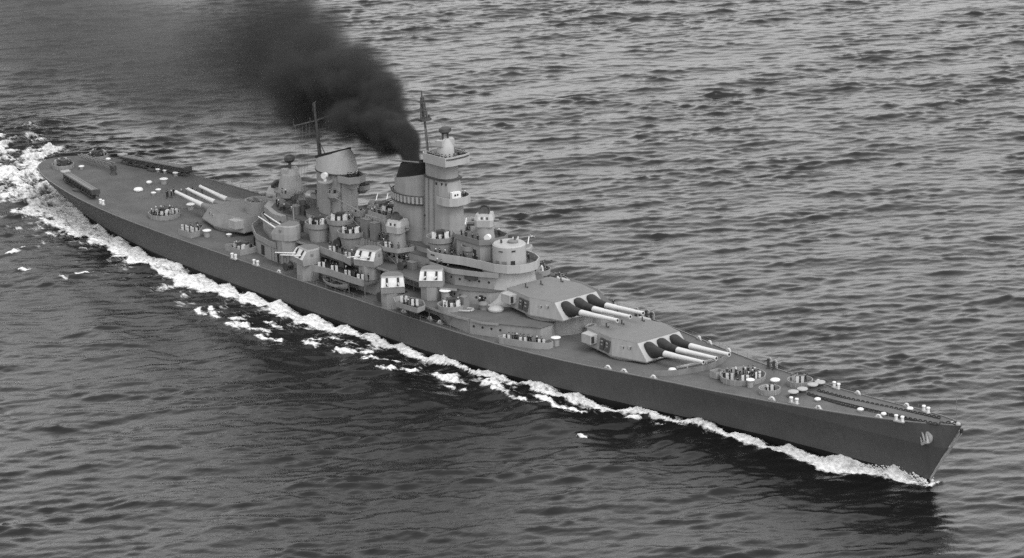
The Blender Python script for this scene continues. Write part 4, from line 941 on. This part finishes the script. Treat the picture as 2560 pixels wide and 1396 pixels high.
crew((x, y+1.2), 1.9, z, 6, "at the starboard light guns on the quarterdeck", keep=[(x-1.6+1.7*k, y+0.1, .5) for k in range(3)])
# starboard quad abreast the after superstructure, in an open square pen
x, y, z = deck_at(604, 628); SQ = [(x-3.0, y-1.9), (x+2.6, y-2.2), (x+3.0, y+1.6), (x-2.6, y+2.2)]
part("gun_tub", B().ring(SQ, 0.12, z, z+1.2), 'haze_grey', ship); QD(ship, (x+0.4, y, z+0.01), R(-80)); crew((x, y), 2.0, z, 8, "in the square gun pen beside the after turret", keep=[(x+0.4, y, 1.3)])
for (u, v, cap_) in ((652, 628, 'dark_cap'), (648, 618, 'dark_cap')): x, y, z = deck_at(u, v); person(x, y, z, 1.0, "walking on the deck beside the after superstructure", "sailors walking by the after superstructure", 2, True, cap_)
# fantail
for (u, v, r, where, n) in ((158, 420, 2.3, "in the starboard gun tub on the fantail", 7), (243, 397, 2.3, "in the port gun tub on the fantail", 6)):
    x, y, z = deck_at(u, v); tub((x, y), r, z+0.02, z+1.2, n=14, floor=False); QD(ship, (x, y, z+0.01), R(180 if u < 200 else 120)); crew((x, y), r-0.4, z, n, where, keep=[(x, y, 1.2)])
# catapults: lattice girders with a launching track on top
def catapult(a, b_, z, nm):
    A_ = Vector((a[0], a[1], 0)); Bv = Vector((b_[0], b_[1], 0)); d_ = (Bv-A_); ln = d_.length; ang = math.atan2(d_.y, d_.x)
    o = part("catapult", B().box((ln/2, 0, 1.95), (ln, 1.5, 0.22)), 'mid_grey', ship, (a[0], a[1], z), ang)
    part("track_rail", B().box((ln/2, 0.55, 2.12), (ln, 0.14, 0.14)).box((ln/2, -0.55, 2.12), (ln, 0.14, 0.14)), 'haze_grey', o)
    for s in (-1, 1):
        part("lower_chord", B().box((ln/2, s*0.7, 0.55), (ln-1.0, 0.16, 0.2)), 'dark_steel', o)
        n = 11
        for k in range(n):
            x0 = 0.6+(ln-1.2)*k/n; x1 = 0.6+(ln-1.2)*(k+1)/n
            part("lattice_brace", B().tube((x0, s*0.7, 0.55), (x1, s*0.7, 1.85), 0.10, 0.10, 5).tube((x1, s*0.7, 0.55), (x1, s*0.7, 1.85), 0.09, 0.09, 5), 'dark_steel', o)
        part("side_plate", B().box((ln*0.5, s*0.62, 1.35), (ln*0.92, 0.06, 0.75)), 'dark_steel', o)
    part("turntable", B().lathe([(1.7, 0), (1.7, 0.4), (1.2, 0.6)], (ln*0.5, 0, 0), 18), 'dark_steel', o)
    part("end_buffer", B().box((ln-0.3, 0, 1.7), (0.7, 1.9, 1.0)), 'dark_steel', o)
    part("launch_cradle", B().box((0.5, 0, 2.3), (1.4, 1.9, 0.25)), 'pale_face', o)
    for k in range(4): part("support_post", B().box((ln*(0.12+0.25*k), 0, 0.3), (0.35, 1.5, 0.6)), 'dark_steel', o)
catapult((17.0, -8.3), (35.2, -12.2), 7.15, "starboard"); catapult((13.6, 8.6), (33.6, 12.9), 7.2, "port")
# aircraft crane, folded down along the centreline of the stern
cr = part("aircraft_crane", B().lathe([(0.8, 0), (0.6, 0.6), (0.5, 1.9)], (0, 0, 0), 12).box((0, 0, 1.6), (1.2, 1.0, 0.9)), 'dark_steel', ship, (*deck_at(284, 437)[:2], 7.3))
q0 = Vector((*deck_at(284, 430)[:2], 8.3)); q1 = Vector((*deck_at(200, 404)[:2], 8.6)); off = cr.location
b = B(); lat = Vector((-(q1-q0).y, (q1-q0).x, 0)).normalized()
for s in (-0.5, 0.5):
    for zz in (0, 0.9): b.tube(q0+lat*s+Vector((0, 0, zz))-off, q1+lat*s*0.5+Vector((0, 0, zz*0.6))-off, 0.13, 0.1, 5)
for k in range(10):
    t0, t1 = k/10, (k+1)/10; p0 = q0.lerp(q1, t0); p1 = q0.lerp(q1, t1)
    for s in (-0.5, 0.5): b.tube(p0+lat*s-off, p1+lat*s+Vector((0, 0, 0.7))-off, 0.09, 0.09, 4)
part("crane_jib", b, 'mid_grey', cr)

# ------------------------------------------------------------------ deck fittings
def vent(u=None, v=None, r=0.8, h=1.0, flat=0.35, pos=None, body='haze_grey', capm='white_paint'):
    x, y, z = pos if pos else deck_at(u, v)
    r = r if pos else r*0.78
    o = part("ventilator", B().lathe([(r*0.72, 0), (r*0.7, h)], n=14), body, ship, (x, y, z))
    part("cowl", B().lathe([(r, h-0.05), (r*1.02, h+flat*0.35), (r*0.8, h+flat*0.8), (r*0.3, h+flat)], n=16), capm, o)
for (u, v, r, h, fl) in ((1876, 968, 0.95, 1.3, 0.2), (1938, 958, 1.1, 0.5, 0.35), (1681, 930, 0.95, 0.15, 0.6), (2151, 1030, 0.7, 0.4, 0.3), (2209, 1040, 0.6, 0.3, 0.3), (2275, 1028, 0.7, 0.4, 0.3), (2044, 1003, 0.7, 0.3, 0.3), (1390, 864, 1.15, 1.5, 0.15),
                         (518, 592, 1.15, 1.3, 0.2), (477, 524, 1.15, 1.1, 0.25), (346, 478, 1.3, 0.2, 0.6), (410, 460, 1.15, 1.1, 0.2), (396, 480, 0.8, 0.5, 0.2), (384, 488, 0.7, 0.5, 0.2), (373, 460, 0.8, 0.3, 0.4), (204, 423, 0.8, 0.6, 0.2), (282, 424, 0.8, 0.4, 0.2), (271, 408, 0.7, 0.9, 0.3), (573, 592, 0.8, 0.5, 0.15), (396, 430, 0.8, 0.6, 0.2), (414, 433, 0.8, 0.6, 0.2), (440, 440, 0.9, 0.7, 0.2)):
    vent(u, v, r, h, fl)
x, y = at(1240, 773, L01+0.4); vent(pos=(x, y, L01+0.07), r=1.5, h=0.15, flat=0.8, capm='pale_face')
x, y = at(1164, 733, L02); vent(pos=(151.5, -11.0, L01+0.07), r=1.1, h=2.2, flat=0.1)
x, y = at(1208, 775, L01); vent(pos=(x, y, L01+0.07), r=0.9, h=0.9, flat=0.6, body='mid_grey', capm='mid_grey')
# bitts (pairs of bollards) and chocks along both sides of the forecastle and quarterdeck
def bitts(x, y, ang):
    z = zdeck(x); o = part("bitts", B().box((0, 0, 0.1), (1.9, 0.7, 0.2)), 'pale_face', ship, (x, y, z), ang)
    for s in (-0.6, 0.6): part("bollard", B().lathe([(0.26, 0.2), (0.26, 0.85), (0.36, 0.95), (0.3, 1.1)], (s, 0, 0), 12), 'white_paint', o)
def chock(x, y, ang):
    o = part("chock", B().box((0, 0, 0.12), (1.5, 0.4, 0.24)), 'pale_face', ship, (x, y, zdeck(x)), ang)
    b = B()
    for k in range(8): a0, a1 = math.pi*k/8, math.pi*(k+1)/8; b.tube((0.42*math.cos(a0), 0, 0.2+0.4*math.sin(a0)), (0.42*math.cos(a1), 0, 0.2+0.4*math.sin(a1)), 0.17, 0.17, 6)
    part("chock_horn", b, 'white_paint', o)
for u, v in ((2091, 972), (2248, 1055), (2315, 1032), (1985, 1010), (255, 512), (585, 648), (640, 664)): x, y, z = deck_at(u, v); bitts(x, y, math.atan2(hbd(x+2)*(1 if y > 0 else -1)-hbd(x-2)*(1 if y > 0 else -1), 4))
for u, v in ((2151, 985), (2271, 1017), (2188, 1049), (2046, 1024), (1632, 948), (1754, 848), (1829, 878), (1778, 860), (1930, 1002), (2055, 956), (1520, 923), (1560, 932), (689, 686), (1010, 782), (1100, 810), (1075, 800)):
    x, y, z = deck_at(u, v); s = 1 if y > 0 else -1; y = s*min(abs(y), hbd(x)-0.4); chock(x, y, math.atan2(s*(hbd(x+2)-hbd(x-2)), 4))
# capstans and wildcats, anchor chains
def capstan(u, v, r=0.95, dark=False):
    x, y, z = deck_at(u, v); o = part("capstan", B().lathe([(r*1.25, 0), (r*1.2, 0.15), (r*0.6, 0.3), (r*0.65, 0.75)], n=18), 'dark_steel', ship, (x, y, z))
    part("capstan_head", B().lathe([(r*0.9, 0.75), (r, 0.85), (r*0.95, 1.0), (r*0.4, 1.08)], n=18), 'pale_face' if not dark else 'mid_grey', o)
for u, v in ((1983, 992), (2006, 985), (2032, 974), (2050, 968)): capstan(u, v)
def link_mesh():
    b = B(); n = 10; pts = [(0.34*math.copysign(abs(math.cos(a))**0.8, math.cos(a)), 0.2*math.sin(a), 0) for a in [2*math.pi*k/n for k in range(n)]]
    for k in range(n): b.tube(pts[k], pts[(k+1) % n], 0.11, 0.11, 5)
    return b.mesh("chain_link", 'canvas_black')
LK = link_mesh()
def chain(pts, parent):
    P_ = [Vector((*deck_at(u, v)[:2], 0)) for u, v in pts]
    tot = 0; seg = []
    for a, b_ in zip(P_[:-1], P_[1:]): seg.append((a, b_, (b_-a).length)); tot += (b_-a).length
    s = 0; k = 0
    while s < tot:
        q = s
        for a, b_, ln in seg:
            if q <= ln: break
            q -= ln
        p = a.lerp(b_, min(q/ln, 1)); ang = math.atan2(b_.y-a.y, b_.x-a.x)
        o = link("chain_link", LK, parent, (p.x, p.y, zdeck(p.x)+(0.1 if k % 2 else 0.22)), ang)
        if k % 2 == 0: o.rotation_euler[0] = R(50)
        s += 0.56; k += 1
CHR = part("chain_plate", B().prism([deck_at(u, v)[:2] for u, v in ((2025, 985), (2052, 976), (2352, 1050), (2335, 1062))], 0, 0.02), 'deck_blue', ship)
CHR.data.vertices.foreach_set("co", [c_ for v in CHR.data.vertices for c_ in (v.co.x, v.co.y, v.co.z+zdeck(v.co.x)+0.01)])
chain([(2048, 980), (2120, 1000), (2230, 1023), (2350, 1048)], ship)
chain([(2022, 988), (2100, 1012), (2180, 1030), (2270, 1050), (2335, 1062)], ship)
chain([(2337, 1063), (2368, 1060), (2392, 1062)], ship)
# breakwater
bw_ = [(206.6, -9.0), (207.5, -8.0), (209.2, -5.5), (210.4, -2.0), (210.7, 0), (210.4, 2.0), (209.2, 5.5), (207.5, 8.0), (206.6, 9.0)]
b = B(); b.wall(bw_, 0.14, zdeck(209)-0.02, zdeck(209)+1.0); part("breakwater", b, 'mid_grey', ship)
for k in range(1, 8): part("breakwater_knee", B().box((0, 0, 0.4), (0.9, 0.1, 0.8)), 'mid_grey', ship, (bw_[k][0]-0.55, bw_[k][1], zdeck(209)))
part("stowed_boom", B().box((0, 0, 0.45), (8.2, 0.35, 0.3)).box((-2, 0, 0.2), (0.3, 0.5, 0.4)).box((2, 0, 0.2), (0.3, 0.5, 0.4)), 'pale_face', ship, (207.3, 0.5, zdeck(207)), math.atan2(7.9, 1.4))
# stemhead, jackstaff, bow chain
part("bullnose", B().lathe([(0.42, 0), (0.42, 0.3), (0.25, 0.5)], (269.6, 0, zdeck(269.6)-0.1), 14).box((268.6, 0, zdeck(268.6)+0.15), (1.0, 0.7, 0.3)), 'pale_face', ship)
part("jackstaff", B().tube((269.3, 0, 12.0), (269.2, 0, 16.9), 0.06, 0.04, 6), 'mid_grey', ship)
part("stem_bar", B().tube((270.45, 0, 11.2), (263.0, 0, 0.0), 0.16, 0.2, 8).tube((270.6, -0.25, 10.6), (265.5, -0.28, 3.2), 0.07, 0.07, 5), 'pale_face', HULL)
part("bow_fairlead", B().lathe([(0.28, -0.45), (0.32, 0.3)], (270.35, 0, 11.0), 12), 'canvas_black', HULL)
# bower anchors housed in bolsters high on the bow
for s in (-1, 1):
    x = 264.3; z = 8.9; zd_ = zdeck(x); stemz = (x-262.7)/7.7*12; t = (z-stemz)/(zd_-stemz); y = 0.10+(hbd(x)-0.10)*t**0.9
    ba = part("anchor_bolster", B().lathe([(1.2, -0.6), (1.3, -0.05), (1.0, 0.12), (0.5, 0.1)], (0, 0, 0), 16), 'pale_face', HULL, (x, s*y, z)); ba.rotation_euler = (R(78*s if s < 0 else 78), 0, 0)
    ba.rotation_euler = (R(90) if s < 0 else R(-90), 0, R(-14*s*-1))
    an = part("anchor", B().tube((-0.75, 0, 1.0), (0.1, 0, -0.6), 0.16, 0.2, 8).box((0.18, 0, -0.75), (1.9, 0.5, 0.45), 0, R(-28)).tube((-0.62, 0, -1.2), (-1.25, 0, 0.0), 0.22, 0.08, 7).tube((0.98, 0, -0.32), (0.55, 0, 0.95), 0.22, 0.08, 7), 'pale_face', HULL, (x+0.1, s*(y+0.35), z-0.1), R(-14*s*-1))
# lifelines: stanchions each its own part, two wires a side
STN = B().tube((0, 0, 0), (0, 0, 1.05), 0.045, 0.04, 5).mesh("stanchion", 'mid_grey')
for s in (-1, 1):
    for k, x in enumerate(np.arange(40, 262, 2.9)):
        link("stanchion", STN, ship, (float(x), s*(hbd(float(x))-0.3), zdeck(float(x))))
    b = B(); xx = [float(v) for v in np.arange(40, 262, 6.0)]
    for h_ in (0.55, 1.02):
        for a, c_ in zip(xx[:-1], xx[1:]): b.tube((a, s*(hbd(a)-0.3), zdeck(a)+h_), (c_, s*(hbd(c_)-0.3), zdeck(c_)+h_), 0.018, 0.018, 3)
    part("lifeline", b, 'mid_grey', ship)
# light guns and crew on the far side of the deck, seen past the turrets
for (u, v) in ((1947, 922), (1640, 800), (1600, 800), (1520, 748)):
    x, y, z = deck_at(u, v); y = min(y, hbd(x)-0.9); OE(ship, (x, y, z+0.01), R(60)); OE(ship, (x-1.6, min(y+0.4, hbd(x-1.6)-0.9), z+0.01), R(60))
x, y, z = deck_at(1535, 775); crew((x, y-0.8), 1.8, z, 5, "at the far-side light guns abreast the second turret")
for (u, v, zf, r) in ((1345, 668, 11.5, 2.3), (1385, 695, L01, 2.5)):
    x, y = at(u, v, zf+1.2); tub((x, y), r, zf, zf+1.2, drum=6.7 if zf > 10 else None, drum_r=1.1); QD(ship, (x, y, zf+0.01), R(40)); crew((x, y), r-0.45, zf, 5, "in the far-side gun tub "+("behind the bridge front" if zf > 10 else "abreast the second turret"), keep=[(x, y, 1.2)])
# a few sailors on the open deck
for (u, v) in ((1208, 764), (1213, 760), (1200, 768)): x, y = at(u, v, L01); person(x, y, L01+0.06, 2.0, "at the foot of the bridge front beside the pale ventilator", "sailors at the foot of the bridge front", None, True)
# life raft rack between the two forward turrets
x, y, z = deck_at(1474, 830); 
rk = part("raft_rack", B().box((0, 0, 0.9), (0.2, 2.6, 0.2)).box((1.6, 0, 0.9), (0.2, 2.6, 0.2)).tube((0, -1.2, 0), (0, -1.2, 0.9), 0.08).tube((0, 1.2, 0), (0, 1.2, 0.9), 0.08).tube((1.6, -1.2, 0), (1.6, -1.2, 0.9), 0.08).tube((1.6, 1.2, 0), (1.6, 1.2, 0.9), 0.08), 'mid_grey', ship, (x-0.5, y, z), R(15))
def life_raft(x, y, z, rz, label, grp, sx=1.5, sy=0.85):
    b = B(); n = 14; P_ = [(sx*math.copysign(abs(math.cos(a))**0.7, math.cos(a)), sy*math.copysign(abs(math.sin(a))**0.7, math.sin(a)), 0.2) for a in [2*math.pi*k/n for k in range(n)]]
    for k in range(n): b.tube(P_[k], P_[(k+1) % n], 0.2, 0.2, 7)
    o = part("life_raft", b, 'pale_face', None, (x, y, z), rz)
    for yy in (-0.4, 0, 0.4): part("slat", B().box((0, yy, 0.1), (2*sx-0.3, 0.16, 0.05)), 'mid_grey', o)
    tag(o, label, "life raft", grp)
life_raft(x+0.3, y, z+1.0, R(15)+1.57, "pale oval life raft lying on a rack between the two forward turrets", None, 1.15, 0.7)
xx, yy = at(1163, 770, L01+0.6); life_raft(xx, yy, L01+0.07, R(40), "pale oval life raft lying beside the quad gun tub at the bridge front", None)
# motor whaleboat slung under the lower gallery
def whaleboat():
    root = bpy.data.objects.new("whaleboat", None); COL.objects.link(root); root.location = (122.6, -14.9, 6.9)
    b = B(); rings = []
    for x, w_, zb_, zt in ((-3.9, 0.08, 0.7, 1.55), (-3.0, 0.75, 0.25, 1.3), (-1.5, 1.15, 0.05, 1.12), (0, 1.25, 0.0, 1.08), (1.5, 1.15, 0.05, 1.14), (3.0, 0.72, 0.25, 1.35), (3.9, 0.08, 0.7, 1.65)):
        rings.append([(x, -w_, zt), (x, -w_*0.85, (zt+zb_)/2), (x, 0, zb_), (x, w_*0.85, (zt+zb_)/2), (x, w_, zt), (x, w_-0.08 if w_ > 0.2 else 0.02, zt), (x, (w_-0.1)*0.8, (zt+zb_)/2+0.08), (x, 0, zb_+0.12), (x, -(w_-0.1)*0.8, (zt+zb_)/2+0.08), (x, -(w_-0.08) if w_ > 0.2 else -0.02, zt)])
    n = 10; V = [p for r_ in rings for p in r_]; F = [(i*n+k, i*n+(k+1) % n, (i+1)*n+(k+1) % n, (i+1)*n+k) for i in range(len(rings)-1) for k in range(n)]
    b.add(V, F+[tuple(range(n)), tuple(range((len(rings)-1)*n, len(rings)*n))[::-1]]); b.smooth = True
    part("hull", b, 'haze_grey', root)
    for x in (-2.2, -0.8, 0.7, 2.2): part("thwart", B().box((x, 0, 0.85), (0.3, 1.9, 0.06)), 'mid_grey', root)
    part("engine_box", B().box((0.0, 0, 0.75), (1.0, 0.8, 0.7)), 'dark_steel', root)
    part("boat_cover", B().ell((-2.7, 0, 1.0), (0.9, 0.75, 0.5)), 'dark_steel', root)
    tag(root, "open grey whaleboat hung in davits under the starboard gallery", "boat")
    for x in (119.4, 125.8):
        part("davit", B().tube((x, -12.2, 6.5), (x, -12.6, 9.0), 0.13).tube((x, -12.6, 9.0), (x, -14.6, 9.2), 0.12), 'mid_grey', ship)
        part("davit_fall", B().tube((x, -14.6, 9.2), (x, -14.6, 8.1), 0.04), 'mid_grey', ship)
whaleboat()
# gulls
def gull(x, y, z, rz, label, bank=0.3):
    b = B(); b.stack([([(-0.02+0.30*0, 0.04*math.cos(a), 0.04*math.sin(a)) for a in [6.283*k/6 for k in range(6)]], 0)] if False else [([(px, r_*math.cos(a), r_*math.sin(a)) for a in [6.283*k/6 for k in range(6)]], 0) for px, r_ in ((-0.38, 0.02), (-0.2, 0.09), (0.05, 0.12), (0.22, 0.08), (0.33, 0.07), (0.42, 0.015))])
    for s in (-1, 1): b.add([(0.12, s*0.05, 0.04), (-0.12, s*0.05, 0.04), (0.10, s*0.45, 0.22), (-0.10, s*0.45, 0.20), (-0.10, s*0.95, 0.12), (-0.2, s*0.95, 0.11), (0.0, s*0.3, 0.10)], [(0, 2, 3, 1), (2, 4, 5, 3), (0, 1, 3, 2), (2, 3, 5, 4)])
    b.smooth = True
    o = part("gull", b, 'white_paint', None, (x, y, z), rz); o.scale = (0.8, 0.8, 0.8)
    part("tail", B().add([(-0.3, -0.05, 0), (-0.3, 0.05, 0), (-0.55, 0.12, 0), (-0.55, -0.12, 0), (-0.3, -0.05, 0.02), (-0.3, 0.05, 0.02), (-0.55, 0.12, 0.02), (-0.55, -0.12, 0.02)], [(0, 1, 2, 3), (7, 6, 5, 4), (0, 3, 7, 4), (1, 5, 6, 2)]), 'white_paint', o)
    o.rotation_euler = (bank, 0.1, rz); tag(o, label, "gull")
gull(*at(1330, 591, 12.0), 12.0, R(110), "small white gull flying over the sea beyond the bridge")
# bow-wave dark streak of spray thrown up at the stem
def spray():
    b = B(); r2 = random.Random(3)
    for k in range(420):
        s_ = r2.random()**1.4*17; x = 263.4-s_; side = -1 if r2.random() < 0.8 else 1
        hgt = (0.2+1.5*math.exp(-((s_-5.5)/4.5)**2))*r2.random()**1.5
        y = side*(hbw(x)+0.15+r2.random()*0.9+hgt*0.15); rr = r2.uniform(0.05, 0.2)*(1-0.3*hgt/1.7)
        b.ell((x, y, 0.3+hgt), (rr*1.5, rr, rr), 5, 3)
    o = part("spray", b, 'white_paint', None); tag(o, "white spray thrown up along the side at the stem", "spray", None, 'stuff')
spray()

# ------------------------------------------------------------------ smoke from the forward funnel
AX = [(130.2, 0.0, 29.6, 2.6), (128.2, 0.2, 31.6, 3.8), (123.2, 1.6, 33.4, 6.4), (110, 6.0, 34.8, 10.2), (94.6, 11, 35.6, 13.0), (78, 15, 36.2, 15.5), (60, 20, 37, 19), (28, 29, 37, 26)]
BX = [(96, 13, 35, 11), (78, 17, 34, 16), (48, 26, 32, 21), (15, 30, 28, 24), (-20, 36, 24, 26), (-62, 42, 22, 28), (-130, 52, 24, 32)]
def tube_mesh(name, pts, n=14, grow=1.0):
    b = B(); rows = []
    for i, (x, y, z, r) in enumerate(pts):
        a = Vector(pts[max(i-1, 0)][:3]); c_ = Vector(pts[min(i+1, len(pts)-1)][:3]); d_ = (c_-a).normalized()
        u_ = d_.cross(Vector((0, 0, 1))).normalized(); w_ = u_.cross(d_)
        rows.append(([tuple(Vector((x, y, z))+(u_*math.cos(2*math.pi*k/n)+w_*math.sin(2*math.pi*k/n))*r*grow) for k in range(n)], 0))
    b.stack(rows)
    return b
def smoke_material(name, pts, dens, prof, albedo, nscale, lo, hi, warp=1.0):
    """density falls off from the plume's axis; the axis is a chain of capsules worked out from object position"""
    m = bpy.data.materials.new(name); m.use_nodes = True
    n = m.node_tree.nodes; l = m.node_tree.links; n.clear()
    out = n.new("ShaderNodeOutputMaterial"); pv = n.new("ShaderNodeVolumePrincipled"); l.new(pv.outputs[0], out.inputs["Volume"])
    pv.inputs["Color"].default_value = (albedo,)*3+(1,); pv.inputs["Anisotropy"].default_value = 0.2
    def math_(op, a, b_=None, c_=None):
        k = n.new("ShaderNodeMath"); k.operation = op
        for i, v in enumerate((a, b_, c_)):
            if v is None: continue
            if isinstance(v, (int, float)): k.inputs[i].default_value = v
            else: l.new(v, k.inputs[i])
        return k.outputs[0]
    g = n.new("ShaderNodeNewGeometry"); P_ = g.outputs["Position"]
    nz = n.new("ShaderNodeTexNoise"); nz.inputs["Scale"].default_value = nscale; nz.inputs["Detail"].default_value = 4; nz.inputs["Roughness"].default_value = 0.55
    l.new(P_, nz.inputs[0])
    # local radius along the plume comes from x by a curve through the axis points
    sx = n.new("ShaderNodeSeparateXYZ"); l.new(P_, sx.inputs[0])
    xs_ = [p[0] for p in pts]; x0, x1 = min(xs_), max(xs_)
    tx = math_('DIVIDE', math_('SUBTRACT', sx.outputs[0], x0), x1-x0)
    def curve(vals, lo_, hi_):
        fc = n.new("ShaderNodeFloatCurve"); cm = fc.mapping.curves[0]
        pr = sorted(((p[0]-x0)/(x1-x0), (v-lo_)/(hi_-lo_)) for p, v in zip(pts, vals))
        cm.points[0].location = pr[0]; cm.points[-1].location = pr[-1]
        for q in pr[1:-1]: cm.points.new(*q)
        for q in cm.points: q.handle_type = 'AUTO_CLAMPED'
        fc.mapping.update(); l.new(tx, fc.inputs["Value"])
        return math_('MULTIPLY_ADD', fc.outputs[0], hi_-lo_, lo_)
    yc = curve([p[1] for p in pts], min(p[1] for p in pts)-1, max(p[1] for p in pts)+1)
    zc = curve([p[2] for p in pts], min(p[2] for p in pts)-1, max(p[2] for p in pts)+1)
    rc = curve([p[3] for p in pts], 0, max(p[3] for p in pts)+1)
    dn = curve(prof, 0, max(prof)*1.05)
    nw = n.new("ShaderNodeTexNoise"); nw.inputs["Scale"].default_value = nscale*0.55; nw.inputs["Detail"].default_value = 2; l.new(P_, nw.inputs[0])
    sw = n.new("ShaderNodeSeparateXYZ"); l.new(nw.outputs["Color"], sw.inputs[0])
    dy = math_('ADD', math_('SUBTRACT', sx.outputs[1], yc), math_('MULTIPLY', math_('SUBTRACT', sw.outputs[0], 0.5), math_('MULTIPLY', rc, warp)))
    dz = math_('ADD', math_('SUBTRACT', sx.outputs[2], zc), math_('MULTIPLY', math_('SUBTRACT', sw.outputs[1], 0.5), math_('MULTIPLY', rc, warp)))
    rr = math_('DIVIDE', math_('SQRT', math_('ADD', math_('MULTIPLY', dy, dy), math_('MULTIPLY', dz, dz))), rc)
    fall = n.new("ShaderNodeMapRange"); fall.interpolation_type = 'SMOOTHSTEP'; fall.inputs[1].default_value = 1.0; fall.inputs[2].default_value = 0.25; fall.inputs[3].default_value = 0.0; fall.inputs[4].default_value = 1.0
    l.new(rr, fall.inputs[0])
    bil = n.new("ShaderNodeMapRange"); bil.interpolation_type = 'SMOOTHSTEP'; bil.inputs[1].default_value = lo; bil.inputs[2].default_value = hi; l.new(math_('ADD', nz.outputs[0], math_('MULTIPLY', math_('SUBTRACT', fall.outputs[0], 0.5), 0.35)), bil.inputs[0])
    l.new(math_('MULTIPLY', math_('MULTIPLY', fall.outputs[0], bil.outputs[0]), math_('MULTIPLY', dn, dens)), pv.inputs["Density"])
    MAT[name] = m
D1 = AX; D2 = BX
smoke_material('smoke_dense', D1, 1.0, [2.4, 2.1, 1.5, 0.75, 0.36, 0.21, 0.12, 0.0], 0.09, 0.15, 0.43, 0.59, 1.4)
smoke_material('smoke_thin', D2, 1.0, [0.0, 0.040, 0.052, 0.050, 0.046, 0.040, 0.016], 0.20, 0.026, 0.20, 0.62, 0.8)
o = part("funnel_smoke", tube_mesh("funnel_smoke", D1, 12, 1.35), 'smoke_dense', None); tag(o, "dense black smoke billowing aft from the forward funnel", "smoke", None, 'stuff')
o = part("drifting_smoke", tube_mesh("drifting_smoke", D2, 12, 1.3), 'smoke_thin', None); tag(o, "thin grey smoke veil drifting low over the sea astern", "smoke", None, 'stuff')
for nm, sr in (("smoke_dense", 0.3), ("smoke_thin", 1.0)):
    MAT[nm].cycles.homogeneous_volume = False
    try: MAT[nm].cycles.volume_step_rate = sr
    except Exception: pass
